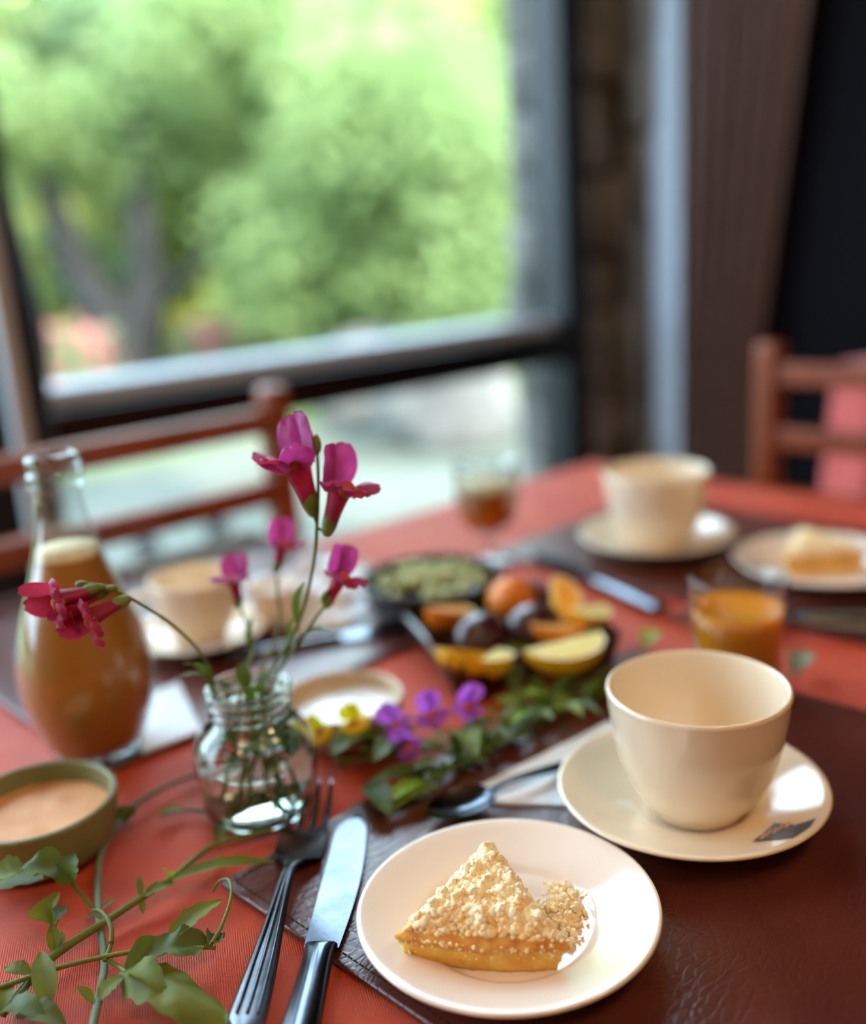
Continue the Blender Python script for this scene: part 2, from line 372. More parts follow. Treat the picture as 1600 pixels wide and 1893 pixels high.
# stone pier: inside face by the frame and the rough pier outside the glass
def stone_stack(root, s0, s1, n0, n1, z0, z1, mat, seed, hmin=.12, hmax=.26):
    rnd = random.Random(seed); z = z0
    while z < z1:
        h = rnd.uniform(hmin, hmax); k = 1 if rnd.random() < .55 else 2; cuts = [s0]+([s0+(s1-s0)*rnd.uniform(.35, .65)] if k == 2 else [])+[s1]
        for a, b in zip(cuts[:-1], cuts[1:]):
            c = W((a+b)/2+rnd.uniform(-.02, .02), (n0+n1)/2+rnd.uniform(-.03, .03), z+h/2)
            V, F = bbox((0, 0, 0), (b-a, n1-n0, h*.96), min(b-a, n1-n0, h)*.22, 2, ax=AX)
            V = [Vector(v)*(1+.10*nz(v, 7, rnd.random()*9)) + c for v in V]
            mkw('stone', (V, F), mat, root)
        z += h
pier = struct('wall_pier', bbox(W(S1+.20, WN+.19, 1.5), (.26, .08, 3.1), ax=AX), MT['mortar'])
stone_stack(pier, S1+.05, S1+.36, WN+.12, WN+.23, -.1, 2.9, MT['stone'], 3)
pin = struct('wall_corner', bbox(W(S1+.19, WN+.07, 1.31), (.2, .10, 2.62), ax=AX), MT['darkmortar'])
stone_stack(pin, S1+.09, SR-.005, WN-.01, WN+.10, 0, 2.6, MT['darkstone'], 8)
# door-frame post coloured with bluish window light and curtain on the right wall
stone_stack(pin, SR-.05, SR+.02, WN-.115, WN-.005, 0, 2.6, MT['darkstone'], 9)
j0 = wn(ray_s(1238, 500, SR-.02))
struct('trim_5', bbox(W(SR-.02, j0, 1.35), (.04, .085, 2.7), .006, ax=AX), MT['trim'])
# ================================================================== OUTSIDE
def gz(p): return -.02
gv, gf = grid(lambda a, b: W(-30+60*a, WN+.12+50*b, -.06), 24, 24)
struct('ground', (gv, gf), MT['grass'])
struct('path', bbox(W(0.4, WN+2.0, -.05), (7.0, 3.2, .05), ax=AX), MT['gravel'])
def boulder(px, py, r, seed, label):
    p = P(px, py, .02); o = mkw('boulder', blob(p+Vector((0, 0, r[2]*.6)), r, ICO3, .35, 1.3, seed), MT['rock'])
    tag(o, label, 'rock')
boulder(830, 800, (.42, .36, .36), 1, 'large pale boulder outside, seen through the low pane beside the stone pier')
boulder(650, 770, (.30, .28, .22), 2, 'smaller grey boulder outside, between the chair post and the juice glass')
boulder(720, 725, (.5, .4, .3), 5, 'far pale boulder lying just below the dark sill bar')
def stake(px, py, h, lab):
    p = P(px, py, 0.0); o = mkw('garden_stake', tube([p+Vector((0, 0, -.05)), p+Vector((0.01, 0, h*.5)), p+Vector((0, 0, h))], [.05, .047, .043], 8), MT['bark']); tag(o, lab, 'stake')
stake(275, 1060, .14, 'short grey garden stake seen under the chair rail, nearer the bottle')
stake(402, 1010, .16, 'short grey garden stake seen under the chair rail, nearer the chair post')

def crown_mesh(name, blobs, nleaf, size, mat, seed):
    rnd = random.Random(seed); V, F = [], []
    tot = sum(b[3]**2 for b in blobs)
    for bx_, by_, bz_, br in blobs:
        for _ in range(int(nleaf*br*br/tot)):
            d = Vector((rnd.gauss(0, 1), rnd.gauss(0, 1), rnd.gauss(0, 1))).normalized()
            r = br*(rnd.random()**.45)*(1+.35*nz(d, 2.2, seed))
            c = Vector((bx_, by_, bz_))+Vector((d.x, d.y, d.z*.85))*r
            a = Vector((rnd.gauss(0, 1), rnd.gauss(0, 1), rnd.gauss(0, .7))).normalized(); b = a.cross(Vector((rnd.gauss(0, 1), rnd.gauss(0, 1), rnd.gauss(0, 1)))).normalized()
            s = size*rnd.uniform(.6, 1.3); k = len(V); n_ = a.cross(b)
            V += [c-a*s, c+b*s*.45+n_*s*.12, c+a*s, c-b*s*.45+n_*s*.12]; F.append((k, k+1, k+2, k+3))
    return mesh(name, V, F, mat, False)
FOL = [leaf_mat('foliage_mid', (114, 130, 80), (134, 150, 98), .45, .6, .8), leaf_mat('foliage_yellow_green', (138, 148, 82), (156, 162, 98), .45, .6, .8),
       leaf_mat('foliage_blue_green', (110, 130, 92), (126, 144, 106), .45, .6, .8), leaf_mat('foliage_painted_sun', (240, 224, 116), (246, 232, 140), .5, .6, .8)]  # last one: sunlight on the far leaves put into a bright yellow
def tree(px, dist, trunk_h, blobs, nleaf, size, fi, seed, label, branches, lean=0.0):
    p = P(px, 640, 0.0); dirv = Vector((p.x, p.y, 0)).normalized(); base = dirv*dist + Vector((0, 0, -.06))
    t = thing('broadleaf_tree', label, 'tree', base, 0, 'trees in the garden outside the window')
    for k, br in enumerate(branches):
        pts = spline([Vector(q[:3]) for q in br], 4); n = len(pts); r0, r1 = br[0][3], br[-1][3]
        mk('trunk' if k == 0 else 'branch', tube(pts, [r0+(r1-r0)*i/(n-1) for i in range(n)], 9), MT['bark'], t)
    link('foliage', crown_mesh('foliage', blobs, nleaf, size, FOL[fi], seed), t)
    return t
def rblobs(cx, cy, z0, z1, R, n, r, seed):
    rnd = random.Random(seed); return [(cx+rnd.uniform(-R, R), cy+rnd.uniform(-R, R)*.7, rnd.uniform(z0, z1), r*rnd.uniform(.7, 1.25)) for _ in range(n)]
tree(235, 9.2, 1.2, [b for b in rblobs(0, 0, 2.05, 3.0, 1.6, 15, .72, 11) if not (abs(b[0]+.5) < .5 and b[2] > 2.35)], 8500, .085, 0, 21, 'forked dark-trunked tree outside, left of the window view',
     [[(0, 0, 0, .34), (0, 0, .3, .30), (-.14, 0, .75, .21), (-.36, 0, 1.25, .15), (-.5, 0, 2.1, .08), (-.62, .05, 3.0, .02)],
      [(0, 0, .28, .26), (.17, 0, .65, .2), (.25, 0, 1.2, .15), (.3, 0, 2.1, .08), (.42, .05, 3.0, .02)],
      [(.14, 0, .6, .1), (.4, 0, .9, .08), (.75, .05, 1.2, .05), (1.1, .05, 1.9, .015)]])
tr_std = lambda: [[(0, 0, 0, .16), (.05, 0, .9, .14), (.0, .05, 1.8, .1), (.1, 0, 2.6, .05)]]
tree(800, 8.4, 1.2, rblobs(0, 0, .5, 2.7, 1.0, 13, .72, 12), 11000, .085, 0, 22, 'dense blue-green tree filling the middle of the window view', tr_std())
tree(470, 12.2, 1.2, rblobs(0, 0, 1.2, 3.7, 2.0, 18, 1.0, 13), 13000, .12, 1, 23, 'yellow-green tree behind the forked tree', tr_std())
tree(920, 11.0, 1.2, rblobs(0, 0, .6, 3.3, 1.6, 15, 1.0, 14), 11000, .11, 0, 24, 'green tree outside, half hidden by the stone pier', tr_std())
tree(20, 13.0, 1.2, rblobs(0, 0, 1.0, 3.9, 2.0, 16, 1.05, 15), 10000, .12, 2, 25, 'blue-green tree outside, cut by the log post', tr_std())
tree(640, 17.0, 1.2, rblobs(0, 0, .8, 5.2, 2.6, 20, 1.4, 16), 12000, .16, 3, 26, 'tree coloured as sunlit yellow far back in the garden, brightest in the gaps above', tr_std())
tree(180, 18.0, 1.2, rblobs(0, 0, .8, 5.4, 2.6, 20, 1.4, 17), 11000, .16, 3, 27, 'tree coloured as sunlit yellow far back on the left', tr_std())
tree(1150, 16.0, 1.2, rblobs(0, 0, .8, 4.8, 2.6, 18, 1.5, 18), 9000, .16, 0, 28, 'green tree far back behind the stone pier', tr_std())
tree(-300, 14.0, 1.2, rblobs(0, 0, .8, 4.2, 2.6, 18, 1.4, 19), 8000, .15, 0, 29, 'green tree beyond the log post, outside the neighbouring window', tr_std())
def bush(px, dist, r, mats, nl, seed, label, name='flowering_bush'):
    p = P(px, 640, 0.0); base = Vector((p.x, p.y, 0)).normalized()*dist
    t = thing(name, label, 'bush', base)
    bl = rblobs(0, 0, r*.4, r*.8, r*.5, 5, r*.6, seed)
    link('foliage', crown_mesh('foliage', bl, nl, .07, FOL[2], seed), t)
    mk('stem', tube([(0, 0, -.05), (.02, 0, r*.4), (0, .02, r*.8)], [.03, .025, .015], 7), MT['bark'], t)
    link('blossom', crown_mesh('blossom', [(b[0], b[1], b[2]+.05, b[3]*1.02) for b in bl], nl//3, .06, MT['flowerred'], seed+50), t)
bush(100, 8.0, .55, None, 1600, 41, 'pink-flowering bush outside beside the log post')
bush(440, 9.0, .50, None, 1600, 42, 'pink-flowering bush outside right of the forked trunk')

# ================================================================== CURTAIN, LAMPS, FURNITURE
c0 = wn(ray_s(1268, 500, SR-.05)); c1 = wn(ray_s(1496, 200, SR-.05)); c2 = wn(ray_s(1392, 800, SR-.05))
def curt(a, b):
    z = .05+a*2.6; k = max(0, min(1, (z-.7)/1.0)); nr = c2+(c1-c2)*k*1.05
    n = c0+(nr-c0)*b; d = .02*sin(b*34+.4*sin(a*3))+.008*sin(b*71)
    return W(SR-.06+d, n, z)
ct = thing('curtain', 'heavy brown pleated curtain hanging beside the door post coloured as window-lit', 'curtain', W(SR-.06, (c0+c2)/2, .05))
mkw('panel', grid(curt, 30, 120), MT['curtain'], ct)
mkw('curtain_rod', tube([W(SR-.06, c0+.06, 2.67), W(SR-.06, c1-.08, 2.67)], .012, 10), MT['black'], ct)

bulbm = bpy.data.materials.new('warm_lamp_glow'); bulbm.use_nodes = True; b_ = bulbm.node_tree.nodes['Principled BSDF']
b_.inputs['Emission Color'].default_value = (1, .72, .42, 1); b_.inputs['Emission Strength'].default_value = 14
def pendant(x, y, z, energy, label, r=.11):
    t = thing('pendant_lamp', label, 'lamp', (x, y, z), 0, 'warm pendant lamps above the tables')
    mk('lamp_globe', xf(ICO3, Matrix.Scale(r, 4)), bulbm, t)
    mk('cord', tube([(0, 0, r), (0, 0, 2.71-z)], .004, 8), MT['black'], t)
    mk('ceiling_cup', lathe([(0, 2.71-z), (.05, 2.71-z), (.05, 2.68-z), (0, 2.66-z)], 24), MT['lampshade'], t)
    ld = bpy.data.lights.new('lamp_light', 'POINT'); ld.energy = energy; ld.color = (1, .70, .40); ld.shadow_soft_size = r+.01
    lo = bpy.data.objects.new('lamp_light', ld); COL.objects.link(lo); lo.parent = t
pendant(.45, -.25, 2.15, 86, 'round glowing pendant lamp above the near end of the table')
pendant(-.75, -.75, 2.2, 62, 'round glowing pendant lamp behind the near seats, to the left')
pendant(.95, .35, 2.25, 46, 'round glowing pendant lamp by the dark right wall')

# table and cloth
LU, LV = 1.36, 1.12
tb = thing('dining_table', 'wooden dining table under the orange-red cloth', 'table', W(-LU/2, -LV/2, 0))
mkw('tabletop', bbox(W(-LU/2, -LV/2, TZ-.026), (LU-.02, LV-.02, .04), .004, ax=AX), MT['wood'], tb, False)
for a in (-.07, -LU+.07):
    for b in (-.07, -LV+.07):
        mkw('leg', bbox(W(a, b, .352), (.06, .06, .704), .006, ax=AX), MT['wood'], tb, False)
def cloth_fn(a, b):
    D = .24; p = -LU-D+(LU+2*D)*a; q = -LV-D+(LV+2*D)*b
    ou = max(0, p, -LU-p); ov = max(0, q, -LV-q); over = sqrt(ou*ou+ov*ov)
    ps = min(0, max(-LU, p)); qs = min(0, max(-LV, q))
    if over > 0:
        wv = .018*sin((p+q)*24)*min(1, over*8); rr = min(over, .012)+wv*.8*(over/.25)+.02*min(1, over*5)
        du = (1 if p > 0 else -1 if p < -LU else 0)*(ou/over); dv = (1 if q > 0 else -1 if q < -LV else 0)*(ov/over)
        return W(ps+du*rr, qs+dv*rr, TZ-max(0, over-.006)*.96)
    pw = W(ps, qs, 0); x, y = pw.x, pw.y
    rid = (1-abs(nz((x*1.2+y*.6, y*1.6-x*.5, 0), 5.2, 2)))**5*.6 + (1-abs(nz((x*1.7-y, y*.6+x*.3, 0), 8, 9)))**6*.4
    return W(ps, qs, TZ-.0026*(1-rid)-.0004)
cl = thing('tablecloth', 'orange-red woven tablecloth covering the dining table', 'tablecloth', W(-LU/2, -LV/2, TZ))
mkw('cloth', grid(cloth_fn, 260, 230), MT['cloth'], cl)

# place mats
def placemat(corner, ang, lx, ly, label):
    t = thing('leather_placemat', label, 'placemat', (corner.x, corner.y, TZ), ang, 'brown leather placemats')
    V, F = bbox((lx/2, ly/2, .0018), (lx, ly, .0032), .0014, 3)
    mk('leather_sheet', (V, F), MT['leather'], t, False)
    st = []; o = .006
    for (x0, y0, x1, y1) in ((o, o, lx-o, o), (lx-o, o, lx-o, ly-o), (lx-o, ly-o, o, ly-o), (o, ly-o, o, o)):
        L = sqrt((x1-x0)**2+(y1-y0)**2); n = int(L/.0042); dx, dy = (x1-x0)/L, (y1-y0)/L
        for k in range(n):
            c = (k+.5)/n; X = Vector((dx, dy, 0)); Y = Vector((-dy, dx, 0))
            st.append(bbox((x0+(x1-x0)*c, y0+(y1-y0)*c, .0034), (.003, .0007, .0006), ax=(X, Y)))
    tag(mk('stitching', join(*st), MT['logwood'], t, False), kind='stuff')
    return t
A0 = P(408, 1640)
placemat(A0, radians(-45), .47, .417, 'dark brown leather placemat under the cake plate and the near cup')
B0 = P(188, 1438)
placemat(B0, radians(43), .42, .45, 'brown leather placemat under the juice bottle')   # corner nearest the camera
C0 = P(905, 1025)
placemat(C0, radians(-47), .50, .30, 'brown leather placemat under the far cup and the far cake plate')
MZ = TZ+.0035

# chairs
def chair(label, post, xdir, ydir, top):
    """post: foot of one back post; xdir along the back, ydir towards the seat"""
    t = thing('ladder_back_chair', label, 'chair', (post.x, post.y, 0), 0, 'red-brown ladder-back chairs')
    ax = (xdir, ydir); wdt = .42
    B = lambda n, x, y, z, d, bev=.004: mk(n, bbox(xdir*x+ydir*y+Vector((0, 0, z)), d, bev, ax=ax), MT['wood'], t, False)
    for x in (0, wdt):
        B('back_post', x, 0, top/2, (.036, .036, top), .008); B('leg', x, .38, .215, (.036, .036, .43), .006)
    for k in range(4):
        B('back_rail', wdt/2, -.002, top-.045-k*.094, (wdt-.03, .026, .032), .004)
    B('seat', wdt/2, .20, .445, (wdt+.03, .42, .03), .01)
    for z in (.2, .3):
        B('stretcher', wdt/2, .38, z-.05, (wdt-.03, .02, .025))
    for x in (0, wdt): B('side_stretcher', x, .19, .22, (.02, .35, .025))
    return t
pl = ray_n(500, 712, .13)
chair('red-brown ladder-back chair by the window, behind the juice bottle', pl, -U, -N, pl.z)
pr = ray_s(1424, 632, .16)
chair('red-brown ladder-back chair at the far right corner, before the dark wall', pr, -N, -U, pr.z)
# draped stand behind the right chair
def drape(a, b):
    th = 2*pi*b; z = a*.84; sp = .16+.05*(1-a)+.016*sin(9*th)*(1-a*.8)
    return Vector((sp*cos(th), sp*sin(th), z))
dp = ray_s(1600, 800, .50); dr = thing('draped_stand', 'small stand draped in pinkish-red cloth behind the right chair', 'side table', (dp.x+.115, dp.y, 0))
mk('drape', join(grid(drape, 20, 120), ([Vector((.16*cos(2*pi*k/40)*1.0, .16*sin(2*pi*k/40), .84+.0)) for k in range(40)]+[Vector((0, 0, .845))], [(k, (k+1) % 40, 40) for k in range(40)])), MT['red'], dr)
mk('stand_post', tube([(0, 0, 0), (0, 0, .83)], .03, 10), MT['wood'], dr)

# ================================================================== TABLEWARE
CUP_OUT = [(.0, .0), (.0255, .0), (.0285, .0015), (.0300, .005), (.0355, .0125), (.0412, .0225), (.0455, .034), (.0485, .047), (.0507, .060), (.0524, .0745)]
CUP_RIM = [(.0528, .0775), (.0520, .0792), (.0504, .0790), (.0496, .0765)]
CUP_IN = [(.0478, .060), (.0455, .047), (.0422, .034), (.0375, .023), (.0300, .0130), (.018, .0075), (0, .0065)]
def make_cup(label, loc, rz, scale=1.0):
    t = thing('cup', label, 'cup', loc, rz, 'cream porcelain cups', scale)
    prof = CUP_OUT[:3]+smooth_prof(CUP_OUT[3:]+CUP_RIM+CUP_IN, 4)
    mk('bowl', lathe(prof, 72), MT['porcelain'], t)
    pts = spline([(.0495, 0, .063), (.062, 0, .067), (.075, 0, .060), (.0765, 0, .044), (.064, 0, .029), (.044, 0, .029)], 6)
    V, F = tube(pts, [.0045]*len(pts), 12)
    mk('handle', ([Vector((v.x, v.y*1.5, v.z)) for v in V], F), MT['porcelain'], t)
    return t
SAU = [(0, .0025), (.024, .0025), (.0255, .0005), (.0285, .0005), (.0300, .0025), (.045, .0060), (.062, .0120), (.0745, .0172), (.0782, .0192), (.0792, .0206), (.0786, .0217), (.0770, .0216), (.0735, .0202),
       (.062, .0155), (.047, .0098), (.0335, .0068), (.0300, .0056), (.0290, .0050), (.015, .0048), (0, .0048)]
def make_saucer(label, loc, rz=0, scale=1.0):
    t = thing('saucer', label, 'saucer', loc, rz, 'cream porcelain saucers', scale)
    mk('dish', lathe(SAU, 96), MT['porcelain'], t); return t
def sau_z(r):
    up = SAU[11:]
    for (r1, z1), (r0, z0) in zip(up[:-1], up[1:]):
        if r0 <= r <= r1: return z0+(z1-z0)*(r-r0)/(r1-r0+1e-9)
    return .0048
SC = Vector((.1435, .535, MZ))
sau = make_saucer('cream saucer with a dark printed badge, under the empty near cup', SC)
make_cup('empty cream cup in front, on the saucer with the dark badge', SC+Vector((.0035, -.001, .0047)), radians(62))
# printed badge on the saucer's rim
def badge_pt(px, py, lift):
    q = P(px, py, SC.z+.016)-SC
    for _ in range(4):
        r = min(.0775, sqrt(q.x*q.x+q.y*q.y)); q = P(px, py, SC.z+sau_z(r)+lift)-SC
    return q
def quadpatch(c, lift, n=10, mm=6):
    """patch between four corner directions a,b (outer edge) d,c (inner edge) bent to the dish"""
    def fn(a, b):
        e0 = Vector(c[0]).lerp(Vector(c[1]), a); e1 = Vector(c[3]).lerp(Vector(c[2]), a); e = e0.lerp(e1, b)
        return Vector((e.x, e.y, sau_z(sqrt(e.x**2+e.y**2))+lift))
    return grid(fn, n, mm)
bp_ = lambda x, y: badge_pt(x, y, .0003)
pA = [bp_(1388, 1553), bp_(1408, 1562), bp_(1470, 1548), bp_(1512, 1510)]
bd = mk('badge', join(quadpatch([bp_(1389, 1556), bp_(1462, 1549), bp_(1466, 1524), bp_(1430, 1521)], .0003),
                      quadpatch([bp_(1462, 1551), bp_(1497, 1528), bp_(1508, 1512), bp_(1466, 1526)], .0003)), MT['logo'], sau)
lt = []
for k in range(5):
    x0 = 1404+k*11.5; y0 = 1553-k*5.4
    for (dx0, dy0, dx1, dy1) in ((0, 0, 7, -11), (4, -1, 11, -12)) if k % 2 == 0 else ((0, 0, 7, -11), (3, -5, 8, -8), (6, -10, 11, -12)):
        a = bp_(x0+dx0, y0+dy0); b = bp_(x0+dx1, y0+dy1); d = (b-a).normalized()*.0; s_ = Vector((0, 0, 1)).cross((b-a).normalized())*.00045
        lt.append(([v+Vector((0, 0, .0003)) for v in (a-s_, b-s_, b+s_, a+s_)], [(0, 1, 2, 3)]))
tag(mk('lettering', join(*lt), MT['logotxt'], bd, False), 'pale lettering on the badge')

# plate with crumble cake
PLT = [(0, .003), (.034, .003), (.036, .0008), (.040, .0008), (.042, .003), (.055, .0068), (.070, .0122), (.0755, .0147), (.0768, .0160), (.0762, .0172), (.0745, .0172), (.069, .0152),
       (.056, .0108), (.0475, .0084), (.0445, .0072), (.0432, .0058), (.041, .0053), (.02, .0052), (0, .0052)]
def make_plate(label, loc, scale=1.0):
    t = thing('plate', label, 'plate', loc, 0, 'white dessert plates', scale)
    mk('dish', lathe(PLT[:5]+PLT[5:], 96), MT['plate'], t); return t
PC = Vector((.0248, .438, MZ))
make_plate('white dessert plate in front carrying the near slice of crumble cake', PC)
PZ = PC.z+.0053
def crumb_mesh(places, seed, big=1.0):
    rnd = random.Random(seed); parts = []
    for p, s in places:
        base = ICO2 if s > .0012 else ICO1
        Rm = Matrix.Rotation(rnd.uniform(0, 6), 4, Vector((rnd.gauss(0, 1), rnd.gauss(0, 1), rnd.gauss(0, 1))).normalized())
        parts.append(blob(p, (s*rnd.uniform(.8, 1.3), s*rnd.uniform(.7, 1.1), s*rnd.uniform(.6, 1.0)), base, .55, 1.9, rnd.random()*40, Rm))
    return join(*parts)
def cake(label, L, R, T, z0, seed, fine=1.0):
    """wedge with the outer crust L-R towards the viewer and the point T away"""
    L, R, T = Vector(L), Vector(R), Vector(T); c = (L+R+T)/3; h = .0175
    root = thing('crumble_cake_slice', label, 'cake', (c.x, c.y, z0), 0, 'slices of crumble cake'); rnd = random.Random(seed)
    out = ((L+R)/2-T).normalized()
    def edge(n=18):
        pts = []
        for i in range(n): a = i/n; pts.append(L.lerp(R, a)+out*.004*sin(pi*a))
        for i in range(n): pts.append(R.lerp(T, i/n))
        for i in range(n): pts.append(T.lerp(L, i/n))
        return pts
    E_ = edge(44); nE = len(E_); V, F = [], []
    levels = 10
    for j in range(levels+1):
        a = j/levels
        for i, p in enumerate(E_):
            q = Vector((p.x, p.y, 0)); cc = Vector((c.x, c.y, 0)); d = q-cc
            grow = 1+.13*(a**.8)-.03*(1-a)**3 + (.035*exp(-((a-.93)/.08)**2))
            k = q.x*260+q.y*190
            d = d*grow; d += d.normalized()*(.0010*nz((q.x*320, q.y*320, a*6), 1, seed)+.0014*nz((q.x*110, q.y*110, a*2.5), 1, seed+3))
            V.append(Vector((d.x, d.y, a*h+(.0016*nz((q.x*150, q.y*150, 0), 1, 2)+.0009*nz((q.x*420, q.y*420, 0), 1, 7))*sin(pi*a)**.5)))
    for j in range(levels):
        for i in range(nE): F.append((j*nE+i, j*nE+(i+1) % nE, (j+1)*nE+(i+1) % nE, (j+1)*nE+i))
    F.append(tuple(range(nE))[::-1])
    split = 7
    body = mk('filling', (V[:(split+1)*nE], [f for f in F if max(f) < (split+1)*nE]), MT['filling'], root)
    V2 = V[split*nE:]; F2 = []
    for j in range(levels-split):
        for i in range(nE): F2.append((j*nE+i, j*nE+(i+1) % nE, (j+1)*nE+(i+1) % nE, (j+1)*nE+i))
    top0 = (levels-split)*nE; V2.append(Vector((0, 0, h+.004))); F2 += [(top0+i, top0+(i+1) % nE, len(V2)-1) for i in range(nE)]
    mk('crust', (V2, F2), MT['crust'], root)
    # mound under the crumbs
    def hgt(w0, w1, w2):         # barycentric L,R,T
        m_ = min(w0, w1, w2); return h+.0075*min(1, m_*9)+.0085*min(1, w2*1.15)*min(1, (m_*6+.25))
    def bary(w0, w1, w2, g=1.09):
        p = (L*w0+R*w1+T*w2)-c; p = p*g; return Vector((p.x, p.y, 0))
    n = 60; V, F, idx = [], [], {}
    for i in range(n+1):
        for j in range(n+1-i):
            k = n-i-j; w_ = (i/n, j/n, k/n); p = bary(*w_); z = hgt(*w_)-.0018+.0055*max(0, nz((p.x*170, p.y*170, 0), 1, seed+8))+.0008*nz((p.x*430, p.y*430, 0), 1, seed)
            idx[(i, j)] = len(V); V.append(Vector((p.x, p.y, z)))
    for i in range(n):
        for j in range(n-i):
            F.append((idx[(i, j)], idx[(i+1, j)], idx[(i, j+1)]))
            if i+j < n-1: F.append((idx[(i+1, j)], idx[(i+1, j+1)], idx[(i, j+1)]))
    mk('crumble_bed', (V, F), MT['crumb2'], root)
    pl_, pb = [], []
    for _ in range(int(7500*fine)):
        a, b = rnd.random(), rnd.random()
        if a+b > 1: a, b = 1-a, 1-b
        w_ = (a, b, 1-a-b); p = bary(*w_, g=1.10); s = .0005+.0024*rnd.random()**6
        if w_[2] < .09 and rnd.random() < .5: s *= .55
        cl_ = nz((p.x*170, p.y*170, 0), 1, seed+8); lift = .0055*max(0, cl_)
        z = hgt(*w_)-.0012+lift-s*.35+rnd.uniform(-.0006, .0007)
        (pb if rnd.random() < (.12 if w_[2] > .2 else .3) else pl_).append((Vector((p.x, p.y, z)), s))
    for _ in range(int(150*fine)):       # crumbs caught on the crust edge and the outer face
        a = rnd.random(); p = (L.lerp(R, a)+out*.004*sin(pi*a)-c); lv = rnd.random()**.22; p = p*(1.0+.13*lv**.8+.02)
        s = .0003+.0011*rnd.random()**3; (pb if rnd.random() < .8 else pl_).append((Vector((p.x, p.y, h*lv)), s))
    tag(mk('crumble_topping', crumb_mesh(pl_, seed+1), MT['crumb'], root), kind='stuff')
    tag(mk('toasted_topping', crumb_mesh(pb, seed+2), MT['crumb2'], root), kind='stuff')
    return root
ck = cake('pale crumble-topped cake slice with yellow filling on the near plate', (-.0255, .4140, 0), (.0455, .4010, 0), (.0190, .4720, 0), PZ, 5)
rnd = random.Random(12); loose = []
for _ in range(900):
    p = P(1040+rnd.gauss(0, 16), 1688+rnd.gauss(0, 27), PZ); s = .0004+.0019*rnd.random()**4
    loose.append((Vector((p.x, p.y, PZ+s*.7+max(0, .010*rnd.random()-.003)*exp(-((p.x-P(1040, 1688, PZ).x)/.009)**2-((p.y-P(1040, 1688, PZ).y)/.012)**2))), s))
lb = P(1040, 1688, PZ)
for px, py, s in ((812, 1793, .0017), (804, 1790, .0012), (850, 1812, .0005), (1086, 1712, .0009), (1012, 1560+170, .0015)):
    p = P(px, py, PZ); loose.append((Vector((p.x, p.y, PZ+s*.7)), s))
cp = P(1043, 1692, PZ); lc = thing('loose_crumbs', 'heap of fallen crumble crumbs beside the near cake slice', 'crumbs', cp)
tag(lc, kind='stuff')
mkw('crumb_heap', crumb_mesh(loose, 99), MT['crumb'], lc)
mkw('heap_core', blob(lb+Vector((0, 0, .0006)), (.0085, .0115, .0048), ICO3, .35, 1.8, 4), MT['crumb'], lc)

# cutlery ----------------------------------------------------------
def loft(sections):
    """sections: (y, halfwidth, z, thickness) -> rounded flat bar"""
    V, F = [], []; k = 8
    for y, hw, z, th in sections:
        for i in range(k):
            a = 2*pi*i/k; cx, cz = cos(a), sin(a)
            cx = math.copysign(abs(cx)**.6, cx); cz = math.copysign(abs(cz)**.8, cz)
            V.append(Vector((hw*cx, y, z+th*.5*cz)))
    n = len(sections)
    for j in range(n-1):
        for i in range(k): F.append((j*k+i, j*k+(i+1) % k, (j+1)*k+(i+1) % k, (j+1)*k+i))
    F.append(tuple(range(k))[::-1]); F.append(tuple((n-1)*k+i for i in range(k))); return V, F
def ssec(pts, n=5): return [tuple(p) for p in smooth_prof([tuple(map(float, p)) for p in pts], n)] if False else [tuple(.5*((2*b)+(-a+c)*(k/n)+(2*a-5*b+4*c-d)*(k/n)**2+(-a+3*b-3*c+d)*(k/n)**3) for a, b, c, d in zip(pts[max(i-1, 0)], pts[i], pts[i+1], pts[min(i+2, len(pts)-1)])) for i in range(len(pts)-1) for k in range(n)]+[tuple(pts[-1])]
def place(o, a, b, z):
    d = b-a; o.location = (a.x, a.y, z); o.rotation_euler = (0, 0, atan2(d.y, d.x)-pi/2); return o
def make_fork(label):
    t = thing('fork', label, 'fork', group='steel forks')
    mk('handle', loft(ssec([(0, .004, .003, .0022), (.006, .009, .003, .0026), (.03, .0085, .0035, .0028), (.07, .0058, .006, .003), (.10, .0042, .009, .0032), (.118, .0042, .0085, .003), (.127, .007, .006, .0024)])), MT['steel2'], t)
    for x, r in ((-.0042, .0007), (0, .001), (.0042, .0007)):          # raised ribs along the handle
        mk('handle_rib', tube(spline([(x*1.2, .012, .0046), (x, .05, .0062), (x*.55, .095, .0104), (x*.4, .115, .0100)], 5), r, 6), MT['steel2'], t)
    W_ = .0145
    def bowl(a, b):
        y = .124+.034*a; hw = W_*min(1, (a*3.2+.28)**.7) if a < .5 else W_; x = (b-.5)*2*hw
        z = .006-.0055*sin(pi*min(1, a*1.1))+.0028*((b-.5)*2)**2
        return Vector((x, y, z))
    g1 = grid(bowl, 14, 10); g2 = ([v-Vector((0, 0, .0018)) for v in g1[0]], [f[::-1] for f in g1[1]])
    mk('head', join(g1, g2), MT['steel2'], t)
    for k in range(4):
        x = (-1.5+k)*.0078
        mk('tine', loft([(.155, .0028, .0045-.0008*(k in (1, 2)), .0018), (.165, .0022, .0052, .0018), (.180, .002, .0085, .0017), (.194, .0016, .0145, .0014), (.1985, .0006, .0165, .0008)]), MT['steel2'], t)
        t.children[-1].location.x = x
    return t
